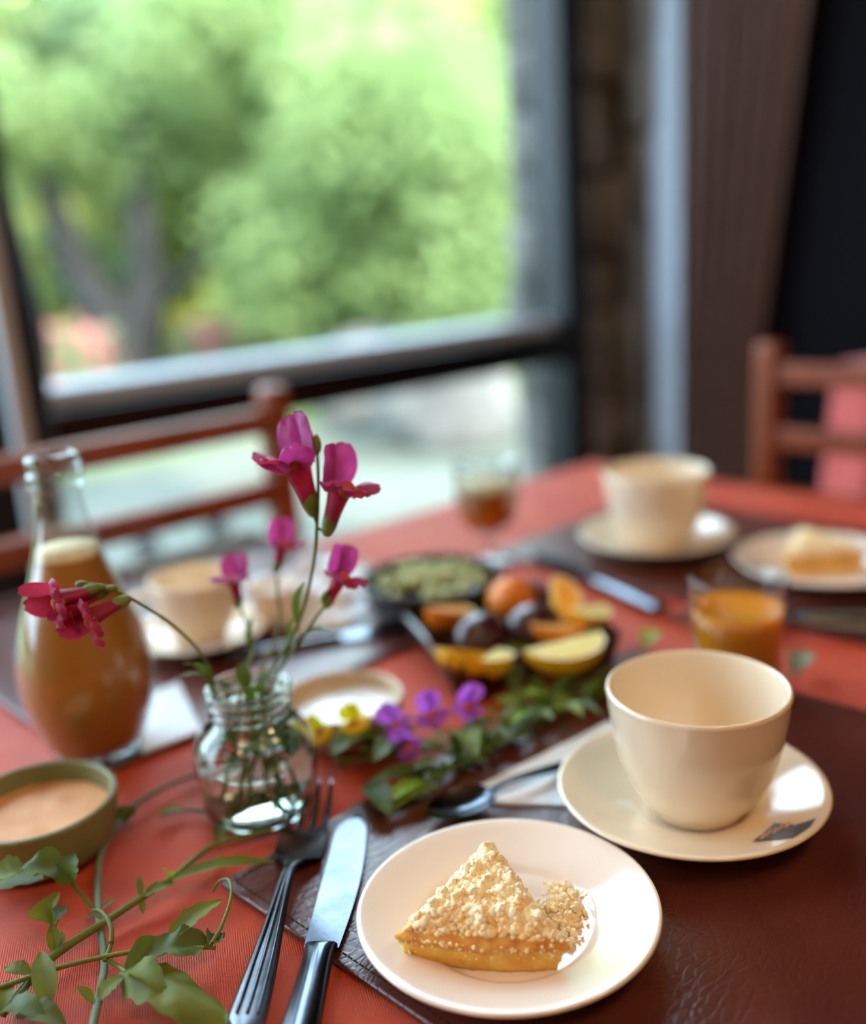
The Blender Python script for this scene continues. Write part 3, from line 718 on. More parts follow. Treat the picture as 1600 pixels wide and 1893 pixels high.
def make_knife(label):
    t = thing('table_knife', label, 'knife', group='steel table knives')
    mk('handle', loft(ssec([(0, .006, .0042, .004), (.004, .0095, .0042, .007), (.03, .0098, .0045, .0075), (.075, .0082, .0048, .0070), (.094, .0078, .0048, .006), (.100, .0085, .0046, .0042)])), MT['steel'], t)
    def blade(a, b):
        y = .098+.122*a; back = .0085-.0005*a; bellyw = .0092+.0045*sin(pi*min(1, a*.95))-.002*a
        if a > .82: q = (a-.82)/.18; back -= .013*q*q; bellyw *= sqrt(max(0, 1-q**2.4))
        x = -bellyw+(back+bellyw)*b
        if a > .82: x = min(x, back)
        return Vector((-x, y, .0044+.0007*(b-.5)))
    g1 = grid(blade, 40, 6); g2 = ([v-Vector((0, 0, .0014)) for v in g1[0]], [f[::-1] for f in g1[1]])
    mk('blade', join(g1, g2), MT['steel'], t, True); return t
def make_spoon(label, L=.135):
    t = thing('teaspoon', label, 'spoon', group='steel teaspoons')
    mk('handle', loft(ssec([(0, .003, .002, .0018), (.006, .0065, .002, .0022), (.03, .0055, .003, .0022), (.07, .003, .007, .0026), (L-.048, .0026, .0065, .0026), (L-.040, .0042, .0045, .002)])), MT['steel'], t)
    def bowl(a, b):
        y = L-.043+.046*a; hw = .0152*sqrt(max(0, 1-(2*(a**.85)-1)**2)); x = (b-.5)*2*hw
        d = 1-(2*(a**.85)-1)**2; return Vector((x, y, .0055-.0062*d*(1-((b-.5)*2)**2*.9)+.001))
    g1 = grid(bowl, 20, 12); g2 = ([v-Vector((0, 0, .0012)) for v in g1[0]], [f[::-1] for f in g1[1]])
    mk('bowl', join(g1, g2), MT['steel'], t); return t
def tip_anchor(tip, via, L):
    d = via-tip; d.z = 0; return tip+d.normalized()*L
fk = place(make_fork('steel fork with ribbed handle left of the knife beside the near plate'), tip_anchor(P(585, 1492), P(462, 1893), .1985), P(585, 1492), MZ)
kn = make_knife('steel table knife lying between the fork and the near plate'); place(kn, tip_anchor(P(655, 1522), P(566, 1893), .220), P(655, 1522), MZ-.0008)
def another(src, label, a, b, z, scale=1):
    c = copy_tree(src); c['label'] = label; place(c, a, b, z); c.scale = (scale,)*3; return c
another(kn, 'table knife with a bright flat face lying below the far cup', P(1225, 1140), P(985, 1035), MZ)
another(kn, 'table knife behind the cream bowl, pointing at the fruit tray', P(425, 1228), P(735, 1172), MZ)
another(kn, 'table knife right of the juice tumbler, lying below the far cake plate', P(1700, 1146), P(1440, 1150), MZ)
another(fk, 'fork right of the juice tumbler, lying below the other cutlery', P(1720, 1180), P(1440, 1172), MZ)

# napkins
def napkin(name, pts, label, seed, z=MZ, amp=.0012, th=.0012):
    """folded paper sheet between four table points"""
    a, b, c, d = [Vector((p.x, p.y, 0)) for p in pts]; o0 = (a+b+c+d)/4
    def top(u_, v_):
        e = a.lerp(b, u_).lerp(d.lerp(c, u_), v_)-o0; return Vector((e.x, e.y, th+amp*(.5+.5*nz((e.x*40, e.y*40, 0), 1, seed))))
    t = tag(bpy.data.objects.new(name, None), label, 'napkin', 'white paper napkins'); COL.objects.link(t); t.location = (o0.x, o0.y, z)
    for k in range(2):
        g = grid(lambda u_, v_: top(u_, v_)+Vector((0, 0, -th*k*.8))+Vector((.0015, -.001, 0))*k, 22, 22)
        gb = ([Vector((v.x, v.y, v.z-th*.5)) for v in g[0]], [f[::-1] for f in g[1]])
        mk('fold', join(g, gb), MT['napkin'], t)
    return t
napkin('paper_napkin', [P(828, 1494), P(1085, 1502), P(1180, 1400), P(1125, 1345)], 'white folded napkin under the teaspoon, left of the near saucer', 1)
sp = place(make_spoon('small steel teaspoon lying on the folded napkin beside the near saucer'), P(1118, 1392, MZ+.004), P(898, 1478, MZ+.004), MZ+.0035)
napkin('paper_napkin', [P(262, 1402), P(372, 1360), P(330, 1270), P(262, 1300)], 'white napkin corner showing right of the juice bottle', 2)
# crumpled napkin
cn = P(594, 1110)
def crump(a, b):
    x = (a-.5)*.125; y = (b-.5)*.17; e = max(abs(a-.5), abs(b-.5))*2
    z = .004+.050*(1-e**3)*max(0, .35+nz((x*26, y*26, 0), 1, 6))+.008*abs(nz((x*70, y*70, 0), 1, 2))
    r = 1+.3*nz((x*20, y*20, 3), 1, 5); return Vector((x*r, y*r, z))
cnt = thing('crumpled_napkin', 'crumpled white paper napkin behind the flowers, beside the dark bowl', 'napkin', (cn.x, cn.y, TZ), .5)
mk('paper', grid(crump, 60, 60), MT['napkin'], cnt)

# other cups
C2 = P(374, 1196); C2 = Vector((C2.x, C2.y, MZ))
make_saucer('cream saucer under the cup behind the juice bottle', C2, 0, .80)
make_cup('cream cup behind the bottle, its rim catching the window light', C2+Vector((0, 0, .0042)), radians(200), .78)
C3 = Vector((.243, 1.052, MZ))
make_saucer('cream saucer under the far cup', C3, 0, 1.06)
make_cup('cream cup farthest away, near the corner of the table', C3+Vector((0, 0, .0051)), radians(75), 1.08)
FP = P(1520, 1062, MZ); make_plate('white dessert plate on the far right carrying the other cake slice', FP, 1.12)
fz = FP.z+.006
d1, d2 = Vector((.045, .012, 0)), Vector((-.030, .012, 0))
cake('crumble cake slice on the far right plate', FP+Vector((-.040, -.012, 0)), FP+Vector((.034, -.008, 0)), FP+Vector((-.008, .052, 0)), fz, 31, .5)

# creamer
cr = P(512, 1160); ct_ = thing('creamer_pot', 'little white creamer pot standing behind the flower jar', 'creamer', (cr.x, cr.y, MZ))
mk('pot', lathe(smooth_prof([(0, 0), (.017, 0), (.021, .004), (.024, .016), (.023, .030), (.0235, .038), (.0225, .0385), (.021, .030), (.0215, .016), (.016, .006), (0, .004)], 4), 40), MT['plate'], ct_)
mk('milk', lathe([(0, .031), (.0215, .031)], 32), MT['whitefill'], ct_)
mk('handle', tube(spline([(.022, 0, .032), (.034, 0, .034), (.037, 0, .022), (.024, 0, .012)], 5), .0025, 8), MT['plate'], ct_)
mk('spout', leaf((-.021, 0, .033), (-.031, 0, .041), .014, .1, .8, nu=5), MT['plate'], ct_)

# bowls
def bowl(name, label, loc, r, h, wall, mat, fill_mat, fill_h, fill_name, cat='bowl', foot=.6, bulge=.93, dome=0.0):
    t = thing(name, label, cat, loc, 0, 'small serving bowls')
    out = smooth_prof([(r*foot, 0), (r*(foot+.14), h*.10), (r*bulge, h*.42), (r*.985, h*.80), (r, h*.97), (r-wall*.4, h*1.015), (r-wall, h*.97), (r-wall*1.2, h*.7), (r*bulge-wall*1.3, h*.42), (r*foot*.9, h*.16)], 4)
    mk('dish', lathe([(0, 0)]+out+[(0, h*.13)], 64), mat, t)
    if fill_mat:
        rr = r-wall*1.1
        n = [(0, fill_h+dome)]+[(rr*k/8, fill_h+dome*(1-(k/8)**2)) for k in range(1, 9)]
        V, F = lathe(n[::-1], 48); V = [Vector((v.x, v.y, v.z+.0012*nz((v.x*80, v.y*80, 0), 1, 4))) for v in V]
        mk(fill_name, (V, F), fill_mat, t)
    return t
GB = P(58, 1560); bowl('serving_bowl', 'olive green bowl of pale orange spread at the left edge', Vector((-.2535, .548, TZ+.0006)), .0485, .033, .0042, MT['greenbowl'], MT['peachfill'], .0205, 'spread', foot=.74, bulge=.95)
bowl('serving_bowl', 'sand-coloured bowl of white cream behind the flower jar', Vector((-.0755, .672, TZ+.0006)), .0455, .030, .003, MT['creambowl'], MT['whitefill'], .0185, 'cream')
db = bowl('serving_bowl', 'wide black bowl of chopped greens beyond the fruit tray', Vector((-.006, .905, TZ+.0006)), .0665, .040, .003, MT['darkbowl'], None, .02, '')
rnd = random.Random(4); gp = []
for _ in range(110):
    a = rnd.uniform(0, 2*pi); q = sqrt(rnd.random())*.055
    gp.append(blob((q*cos(a), q*sin(a), .026+.008*(1-(q/.06)**2)+rnd.uniform(-.002, .004)), (rnd.uniform(.005, .009), rnd.uniform(.004, .006), rnd.uniform(.003, .005)), ICO1, .3, 1.2, rnd.random()*30, Matrix.Rotation(rnd.uniform(0, 6), 4, 'Z')))
sg = thing('chopped_greens', 'heap of chopped pale green pieces in the black bowl', 'salad', (-.006, .905, TZ+.006)); sg['kind'] = 'stuff'
mk('pieces', join(*gp), MT['greens'], sg)

# bottle of juice
b0 = P(186, 1396); bt = thing('juice_bottle', 'clear glass bottle of cloudy peach juice left of the flower jar', 'bottle', (b0.x, b0.y, MZ))
BO = [(0, .001), (.026, .001), (.0300, .003), (.0335, .010), (.041, .030), (.0462, .055), (.0455, .078), (.0395, .103), (.0310, .127), (.0235, .150), (.0188, .170), (.0162, .185), (.0152, .196)]
BT = [(.0158, .1975), (.0182, .199), (.0186, .204), (.0180, .2085), (.0160, .210), (.0176, .2125), (.0180, .217), (.0168, .2205), (.0146, .2215), (.0136, .219), (.0134, .196)]
bo = smooth_prof(BO[1:], 4)
mk('glass_body', lathe([BO[0]]+bo+smooth_prof(BT, 3), 64), MT['thin'], bt)
inner = [(max(0, r-.0022), z) for r, z in bo if .0085 < z < .151]
mk('juice', lathe([(0, .008)]+inner, 56), MT['peach'], bt)
zj = inner[-1]
mk('foam', lathe([(zj[0], zj[1]), (zj[0]-.001, zj[1]+.006), (0, zj[1]+.0065)], 48), MT['foam'], bt)
mk('glass_foot', lathe([(0, .0015), (.0270, .0015), (.0310, .004), (.0305, .0075), (0, .0078)], 48), MT['glass'], bt)

# stemmed juice glass
g0 = P(905, 1042); sgx = thing('stemmed_glass', 'small stemmed glass of amber juice with a foamy top', 'glass', (g0.x, g0.y, MZ-.002), scale=1.12)
GO = smooth_prof([(.0275, 0), (.0275, .0015), (.015, .004), (.0042, .009), (.0036, .020), (.0050, .0275), (.016, .0345), (.0270, .046), (.0305, .062), (.0312, .082), (.0305, .101)], 4)
mk('glass_body', lathe([(0, 0)]+GO+[(.0295, .101), (.0300, .082), (.0292, .062), (.0255, .047), (.015, .0365), (0, .032)], 48), MT['thin'], sgx)
gi = [(r-.0016, z) for r, z in GO if .036 < z < .078]
mk('juice', lathe([(0, .0345)]+gi, 48), MT['amber'], sgx)
mk('foam', lathe([gi[-1], (gi[-1][0]-.0005, gi[-1][1]+.005), (0, gi[-1][1]+.0055)], 48), MT['foam'], sgx)

# tumbler of orange juice
tu = thing('juice_tumbler', 'clear tumbler of orange juice standing behind the near cup', 'glass', (.2245, .705, TZ+.001))
TO = [(.0290, 0), (.0300, .001), (.0322, .02), (.0345, .055), (.0362, .0895)]
mk('glass_body', lathe([(0, 0)]+smooth_prof(TO, 4)+[(.0356, .0905), (.0350, .0895), (.0333, .055), (.0308, .02), (.0288, .0075), (0, .007)], 64), MT['thin'], tu)
mk('juice', lathe([(0, .0072), (.0285, .0078), (.0305, .02), (.0328, .05), (.0340, .0665), (.0325, .0655), (0, .0650)], 56), MT['pulp'], tu)

# fruit tray
t00, t01, t11 = P(788, 1168), P(836, 1300), P(1150, 1238)
ex = (t11-t01); ex.z = 0; lx = ex.length; ex.normalize(); ey = Vector((-ex.y, ex.x, 0)); ly = .150
tray = thing('fruit_tray', 'dark wooden tray with flared sides holding citrus wedges and plums', 'tray', (t01.x, t01.y, TZ+.001))
axt = (ex, ey)
mk('base', bbox(ex*(lx/2)+ey*(ly/2)+Vector((0, 0, .004)), (lx-.016, ly-.016, .006), .002, ax=axt), MT['darkwood'], tray, False)
def side(p0, p1, outw):
    h = .030; th = .0055; fl = outw*.009
    V = [p0, p1, p1+fl+Vector((0, 0, h)), p0+fl+Vector((0, 0, h))]; V2 = [v-outw*th for v in V]
    bm = bmesh.new(); vs_ = [bm.verts.new(v) for v in V+V2]
    for f in ((0, 1, 2, 3), (7, 6, 5, 4), (0, 4, 5, 1), (1, 5, 6, 2), (2, 6, 7, 3), (3, 7, 4, 0)): bm.faces.new([vs_[i] for i in f])
    bmesh.ops.bevel(bm, geom=bm.edges[:], offset=.0013, segments=2, affect='EDGES', profile=.5); bmesh.ops.recalc_face_normals(bm, faces=bm.faces[:]); bm.verts.index_update()
    r = ([v.co.copy() for v in bm.verts], [tuple(v.index for v in f.verts) for f in bm.faces]); bm.free(); mk('tray_side', r, MT['darkwood'], tray, False)
z3 = Vector((0, 0, 0)); q0, q1, q2, q3 = ex*.006+ey*.006, ex*(lx-.006)+ey*.006, ex*(lx-.006)+ey*(ly-.006), ex*.006+ey*(ly-.006)
side(q0, q1, -ey); side(q1, q2, ex); side(q2, q3, ey); side(q3, q0, -ex)
def wedge(px, py, z, r, th, rz, tilt, roll, rind, flesh, label, name, part=.27):
    """citrus wedge: rind arc, pith, two cut flesh faces"""
    p = P(px, py, z); t = thing(name, label, 'fruit', p, 0, 'citrus wedges on the tray'); t.rotation_euler = (tilt, roll, rz)
    n, mseg = 12, 10; a0, a1 = -pi*part, pi*part
    def sph(a, b, rr):
        la = -pi/2+pi*a; lo = a0+(a1-a0)*b; return Vector((rr*1.22*sin(la), rr*cos(la)*cos(lo), rr*cos(la)*sin(lo)))
    c0_ = Vector((0, r*.45, 0))
    mk('rind', (lambda g: ([v-c0_ for v in g[0]], g[1]))(grid(lambda a, b: sph(a, b, r), n, mseg)), rind, t)
    for e, sgn in ((0, 1), (1, -1)):
        lo = a0 if e == 0 else a1
        def face(a, b, lo=lo):
            la = -pi/2+pi*a; return Vector((r*.93*1.22*sin(la), r*.93*cos(la)*cos(lo)*b, r*.93*cos(la)*sin(lo)*b))-c0_
        def pithf(a, b, lo=lo):
            la = -pi/2+pi*a; k = .92+.08*b; return Vector((r*k*1.22*sin(la), r*k*cos(la)*cos(lo), r*k*cos(la)*sin(lo)))-c0_
        mk('flesh', grid(face, n, 5), flesh, t); mk('pith', grid(pithf, n, 1), MT['pith'], t)
    return t
zt = TZ+.03
LEM, LF, ORN, OF = MT['lemon'], MT['lemonflesh'], MT['orange'], MT['orangeflesh']
wedge(862, 1220, zt, .021, 1, -.15, -2.75, .1, LEM, LF, 'lemon wedge at the front left of the tray, rind towards the viewer', 'lemon_wedge')
wedge(920, 1222, zt+.004, .019, 1, 1.25, -2.5, .2, LEM, LF, 'lemon wedge standing upright at the front of the tray', 'lemon_wedge', .2)
wedge(1050, 1212, zt+.002, .028, 1, .42, -2.15, .0, LEM, LF, 'large lemon wedge at the front right of the tray showing pale flesh', 'lemon_wedge')
wedge(832, 1140, zt+.008, .023, 1, .9, -2.2, .3, ORN, OF, 'orange wedge leaning at the back left of the tray', 'orange_wedge')
wedge(1042, 1115, zt+.014, .021, 1, 1.6, -2.3, -.5, ORN, OF, 'orange wedge standing at the back right of the tray', 'orange_wedge')
wedge(1090, 1140, zt+.008, .021, 1, .8, -2.0, .2, LEM, LF, 'lemon wedge behind the large one at the right end of the tray', 'lemon_wedge')
wedge(1035, 1172, zt+.004, .020, 1, .3, -2.4, .2, ORN, OF, 'orange wedge between the plums and the large lemon wedge', 'orange_wedge')
oh = P(945, 1108, zt+.006); oh_ = thing('orange', 'whole orange lying behind the plums on the tray', 'fruit', oh)
mk('rind', blob((0, 0, 0), (.0215, .0215, .0205), ICO3, .05, 1.2, 3), ORN, oh_)
mk('stem_scar', lathe([(0, .0205), (.0025, .0207), (.003, .0200)], 12), MT['leafd'], oh_)
for px, py, rz, lab in ((888, 1172, .9, 'dark purple plum on the tray nearer the white-edged side'), (985, 1155, .7, 'dark purple plum on the tray nearer the lemon wedges')):
    p = P(px, py, zt+.006); pt = thing('plum', lab, 'fruit', p, rz, 'plums on the tray')
    V, F = blob((0, 0, 0), (.027, .0185, .0185), ICO3, .05, 1.1, 5); V = [Vector((v.x, v.y*(1-.12*exp(-(v.z-.02)**2/1e-4)), v.z-.0018*exp(-(v.y/.004)**2)*(v.z > 0))) for v in V]
    mk('skin', (V, F), MT['plum'], pt); mk('stalk', tube([(.026, 0, .002), (.032, 0, .005)], .0012, 6), MT['bark'], pt)

# ================================================================== FLOWERS AND GREENERY
def petal(phi, r0, z0, L, wd, th0, curl, cup=.3, nu=9, nv=6, ruf=.0, seed=0):
    """petal leaving the tube mouth: th = angle from the flower axis (+Z)"""
    e = Vector((cos(phi), sin(phi), 0)); s = Vector((-sin(phi), cos(phi), 0)); pts = [Vector((0, 0, z0))+e*r0]; th = th0; tan = []
    for i in range(nu):
        d = e*sin(th)+Vector((0, 0, 1))*cos(th); tan.append(d); pts.append(pts[-1]+d*(L/nu)); th += curl/nu
    tan.append(tan[-1])
    def fn(a, b):
        i = min(nu, int(round(a*nu))); bb = (b-.5)*2; w = wd*.5*(.35+.65*sin(pi*min(1, .12+.78*a))**.8)*(1 if a < .9 else .72)
        nrm = tan[i].cross(s)
        return pts[i]+s*(w*bb)+nrm*(-cup*w*bb*bb+ruf*wd*sin(bb*6+a*5+seed)*a)
    return grid(fn, nu, nv)
def flower(parent, pos, axis, front, L, seed=0, open_=1.0, pm=None, pm2=None):
    """snapdragon-like blossom, axis from stalk to mouth, front = side of the lower lip"""
    pm = pm or MT['petal']; pm2 = pm2 or MT['petald']; rnd = random.Random(seed)
    o = parent.location; Mx = frame(Vector(pos)-o, axis, front)
    T = lambda VF: xf(VF, Mx)
    tb_ = lathe(smooth_prof([(L*.045, 0), (L*.085, L*.12), (L*.105, L*.3), (L*.13, L*.45), (L*.16, L*.56)], 3), 14)
    tb_ = ([Vector((v.x*1.15, v.y*.85, v.z)) for v in tb_[0]], tb_[1])
    f = mk('flower', T(tb_), pm2, parent)
    mk('calyx', T(lathe(smooth_prof([(0, -L*.06), (L*.05, -L*.05), (L*.085, L*.05), (L*.095, L*.15), (L*.06, L*.22)], 3), 12)), MT['stem'], f)
    z0 = L*.5; k = open_
    for ph, Ln, wd, th, cu, mm in ((pi-.5, L*.56, L*.42, -.05, .75*k, pm), (pi+.5, L*.54, L*.42, -.05, .8*k, pm),
                                   (0, L*.40, L*.36, .45, 2.3*k, pm2), (.95, L*.42, L*.42, .4, 2.0*k, pm), (-.95, L*.42, L*.42, .4, 2.0*k, pm)):
        mk('petal', T(petal(ph, L*.12, z0, Ln, wd, th, cu, .35, ruf=.07, seed=rnd.uniform(0, 6))), mm, f)
    mk('throat', T(blob((L*.10, 0, L*.56), (L*.11, L*.12, L*.10), ICO2, .2, 1, seed)), MT['throat'], f)
    return f
def stem_part(t, pts, r0, r1, mat='stem', name='stem', n=6, parent=None):
    q = spline(pts, n); m_ = len(q)
    return mkw(name, tube(q, [r0+(r1-r0)*i/(m_-1) for i in range(m_)], 7), MT[mat], parent or t)
def leaf_part(t, base, tip, width, mat='leafy', **kw):
    return mkw('leaf', leaf(base, tip, width, **kw), MT[mat], t)

# jar vase
JX, JY = -.1230, .5785
jar = thing('glass_jar', 'small clear glass jar of water holding the flower stems', 'jar', (JX, JY, TZ+.0008))
JO = [(.0285, 0), (.0325, .0012), (.0350, .005), (.0362, .012), (.0378, .022), (.0385, .034), (.0375, .046), (.0335, .0555), (.0275, .0615), (.0240, .0650), (.0236, .0670), (.0256, .0685), (.0257, .0700), (.0238, .0715), (.0238, .0735), (.0262, .0748), (.0264, .0765), (.0244, .0780), (.0246, .0805), (.0270, .0820), (.0274, .0840), (.0262, .0855)]
JI = [(.0240, .0850), (.0222, .0800), (.0215, .0670), (.0245, .0610), (.0312, .0530), (.0352, .0440), (.0362, .0340), (.0352, .0200), (.0335, .0090), (.0290, .0055), (0, .0045)]
mk('glass_body', lathe([(0, .0015), (.020, .0015)]+smooth_prof(JO, 3)+smooth_prof(JI, 3), 72), MT['glass'], jar)
mk('water', lathe([(0, .0050), (.0288, .0060), (.0333, .0094), (.0350, .0202), (.0360, .0340), (.0356, .0400), (0, .0400)], 56), MT['water'], jar)
jm = Vector((JX, JY, TZ+.0835))
def in_jar(dx, dy, bx, by): return [Vector((JX+bx, JY+by, TZ+.012)), Vector((JX+(dx+bx)*.5, JY+(dy+by)*.5, TZ+.05)), jm+Vector((dx, dy, 0))]

t = thing('flower_stem', 'tall stem in the jar topped by two open magenta snapdragons', 'flower', jm, 0, 'cut flowers in the jar')
D1 = .555
stem_part(t, in_jar(.010, .004, -.010, .0)+[Q(548, 1160, .605), Q(578, 1050, .58), Q(586, 960, D1), Q(588, 890, D1), Q(586, 835, D1)], .0013, .0009)
flower(t, Q(579, 945, D1), Q(528, 800, D1-.008)-Q(579, 945, D1), Q(490, 930, D1-.02)-Q(560, 880, D1), .052, 1, .5)
flower(t, Q(605, 982, D1), Q(640, 862, D1-.008)-Q(605, 982, D1), Q(700, 950, D1-.02)-Q(620, 920, D1), .047, 2, .8)
mkw('bud', xf(lathe(smooth_prof([(0, 0), (.0022, .002), (.0028, .006), (.0018, .010), (0, .012)], 3), 12), frame(Q(585, 842, D1), Q(584, 805, D1)-Q(585, 842, D1))), MT['stem'], t)
for a, b in (((584, 965), (579, 946)), ((586, 975), (605, 983))): stem_part(t, [Q(*a, D1), Q((a[0]+b[0])/2, (a[1]+b[1])/2+2, D1), Q(*b, D1)], .0008, .001, name='stalk', n=3)
leaf_part(t, Q(552, 1165, .605), Q(563, 1075, .585), .006, 'leafd')

t = thing('flower_stem', 'shorter stem in the jar with one purple blossom by the chair post', 'flower', jm, 0, 'cut flowers in the jar')
stem_part(t, in_jar(.006, .010, .008, .008)+[Q(516, 1160, .655), Q(512, 1085, .665), Q(512, 1050, .665)], .0012, .0009)
flower(t, Q(511, 1055, .665), Q(524, 985, .66)-Q(511, 1055, .665), Q(560, 1000, .64)-Q(520, 1000, .66), .034, 3, .9)
t = thing('flower_stem', 'stem in the jar with a pink-magenta blossom in front of the far-left cup', 'flower', jm, 0, 'cut flowers in the jar')
stem_part(t, in_jar(-.004, .012, .002, .01)+[Q(468, 1200, .655), Q(458, 1160, .66), Q(442, 1118, .665)], .0012, .0009)
flower(t, Q(441, 1120, .665), Q(428, 1045, .66)-Q(441, 1120, .665), Q(380, 1080, .62)-Q(430, 1080, .66), .034, 4, .9)
leaf_part(t, Q(470, 1205, .655), Q(466, 1140, .65), .006, 'leafd')
t = thing('flower_stem', 'leaning stem in the jar with a half-open purple blossom on the right', 'flower', jm, 0, 'cut flowers in the jar')
stem_part(t, in_jar(.015, .006, -.006, -.006)+[Q(555, 1185, .615), Q(585, 1140, .60), Q(603, 1118, .595)], .0013, .0009)
flower(t, Q(604, 1118, .595), Q(638, 1045, .59)-Q(604, 1118, .595), Q(690, 1080, .57)-Q(640, 1070, .59), .036, 5, 1.0)
leaf_part(t, Q(602, 1120, .595), Q(612, 1085, .59), .008, 'leafd'); leaf_part(t, Q(540, 1200, .62), Q(556, 1130, .61), .008, 'leafd')
leaf_part(t, Q(545, 1195, .615), Q(610, 1165, .60), .010, 'leafd')
t = thing('flower_stem', 'drooping stem from the jar with crimson blossoms hanging before the juice bottle', 'flower', jm, 0, 'cut flowers in the jar')
D2 = .545
stem_part(t, in_jar(-.018, -.008, .012, .004)+[Q(385, 1228, .60), Q(330, 1165, .575), Q(262, 1118, .555), Q(200, 1086, D2), Q(150, 1078, D2)], .0012, .0008)
flower(t, Q(234, 1108, D2), Q(150, 1150, D2-.01)-Q(234, 1108, D2), Q(190, 1230, D2-.04)-Q(180, 1130, D2), .039, 6, 1.1, MT['petald'])
flower(t, Q(180, 1088, D2), Q(92, 1112, D2-.01)-Q(180, 1088, D2), Q(110, 1190, D2-.04)-Q(110, 1100, D2), .038, 7, 1.1, MT['petald'])
flower(t, Q(196, 1092, D2+.004), Q(120, 1125, D2)-Q(196, 1092, D2+.004), Q(150, 1200, D2-.04)-Q(150, 1110, D2), .036, 8, 1.0, MT['petal'])
for x, y in ((186, 1086), (150, 1080), (205, 1088)):
    mkw('bud', blob(Q(x, y, D2), (.0035, .0022, .0022), ICO2, .1, 1, x), MT['stem'], t)
leaf_part(t, jm+Vector((-.02, -.004, -.002)), Q(338, 1228, .58), .008, 'leafd'); leaf_part(t, jm+Vector((-.016, 0, 0)), Q(325, 1252, .60), .007, 'leafd')
# leafy sprig sunk in the jar
t = thing('leafy_sprig', 'clump of green leaves sunk in the water of the jar', 'greenery', jm)
rnd = random.Random(3)
for k in range(16):
    a = rnd.uniform(0, 2*pi); r = rnd.uniform(.004, .026); z = rnd.uniform(.012, .058); q = Vector((JX+r*cos(a), JY+r*sin(a), TZ+z)); a2 = a+rnd.uniform(-1, 1)
    rr = rnd.uniform(.012, .024 if z < .045 else .016); tip = Vector((JX+min(.03, r+.01)*cos(a2), JY+min(.03, r+.01)*sin(a2), TZ+z+rnd.uniform(-.004, .012)))
    leaf_part(t, q, tip, rnd.uniform(.008, .014), 'leafd' if k % 2 else 'leafy', arch=.2)
for k in range(5):
    a = k*1.3; stem_part(t, [Vector((JX+.02*cos(a), JY+.02*sin(a), TZ+.010)), Vector((JX+.012*cos(a+1), JY+.012*sin(a+1), TZ+.045)), jm+Vector((.014*cos(a+2), .014*sin(a+2), .006))], .0011, .0009)
for k in range(4):
    a = k*1.6+.3; leaf_part(t, jm+Vector((.008*cos(a), .008*sin(a), -.006)), jm+Vector((.021*cos(a), .021*sin(a), .010)), .010, 'leafd')

# foreground vine: stems and leaves traced on the cloth ------------------------------
def cp_(X, Y, z=0.0): return P(X/2.2857, 1380+Y/2.2857, TZ+z)
t = thing('pea_vine', 'long green vine stem running diagonally across the cloth in the left foreground', 'greenery', cp_(440, 745))
stem_part(t, [cp_(10, 1130, .004), cp_(210, 900, .006), cp_(440, 742, .007), (cp_(600, 638, .008)), cp_(720, 560, .009), cp_(900, 420, .006), cp_(1150, 350, .004)], .0024, .0016)
leaf_part(t, cp_(705, 575, .009), cp_(1160, 488, .012), .011, 'leafy', arch=.06, fold=.5, nu=12)
leaf_part(t, cp_(735, 575, .009), cp_(600, 640, .009), .009, 'leafy', arch=.05, fold=.4)
leaf_part(t, cp_(715, 560, .009), cp_(690, 525, .016), .008, 'leafb', arch=.2)
leaf_part(t, cp_(596, 640, .008), cp_(588, 545, .016), .004, 'leafy', arch=.05); leaf_part(t, cp_(596, 640, .008), cp_(606, 708, .004), .004, 'leafy', arch=.05)
leaf_part(t, cp_(232, 880, .006), cp_(222, 745, .014), .007, 'leafy', arch=.05); leaf_part(t, cp_(228, 760, .014), cp_(245, 615, .030), .016, 'leafy', arch=.25, fold=.7, wav=.12)
leaf_part(t, cp_(237, 760, .014), cp_(292, 680, .022), .013, 'leafd', arch=.1, fold=.5); leaf_part(t, cp_(240, 880, .006), cp_(268, 780, .010), .006, 'leafy', arch=.1)
leaf_part(t, cp_(175, 870, .018), cp_(190, 1140, .008), .012, 'leafy', arch=.05, fold=.4, twist=.5)
leaf_part(t, cp_(130, 960, .010), cp_(15, 940, .012), .010, 'leafy', arch=.1); leaf_part(t, cp_(40, 990, .010), cp_(5, 1130, .006), .009, 'leafy', arch=.1)
stem_part(t, [cp_(440, 745, .007), cp_(390, 680, .012), cp_(330, 610, .02), cp_(290, 560, .028)], .0014, .0011, name='side_stem')
leaf_part(t, cp_(300, 570, .028), cp_(75, 520, .036), .024, 'leafd', arch=.12, fold=.4, nu=12, wav=.1); leaf_part(t, cp_(300, 570, .028), cp_(320, 450, .042), .018, 'leafd', arch=.1, fold=.3)
leaf_part(t, cp_(120, 530, .034), cp_(-40, 590, .030), .022, 'leafy', arch=.1, fold=.5); leaf_part(t, cp_(180, 560, .026), cp_(-60, 625, .016), .02, 'leafd', arch=.08)
t = thing('pea_vine', 'thin pale vine stem with large leaves in the bottom left corner', 'greenery', cp_(450, 885))
stem_part(t, [cp_(-60, 1040, .010), cp_(0, 1018, .011), cp_(220, 943, .013), cp_(450, 886, .014), cp_(690, 852, .013), cp_(910, 850, .012)], .0015, .0010)
leaf_part(t, cp_(690, 850, .013), cp_(940, 648, .018), .013, 'leafy', arch=.08, fold=.35, nu=12)
stem_part(t, [cp_(885, 845, .013), cp_(935, 760, .018), cp_(975, 640, .024), cp_(968, 565, .026), cp_(925, 570, .022), cp_(900, 612, .016)], .0011, .0006, name='tendril')
leaf_part(t, cp_(885, 845, .013), cp_(940, 800, .012), .010, 'leafd', arch=.2, fold=.5, wav=.2)
stem_part(t, [cp_(450, 900, .012), cp_(500, 930, .010), cp_(535, 955, .010)], .0011, .0013, name='side_stem', n=4)
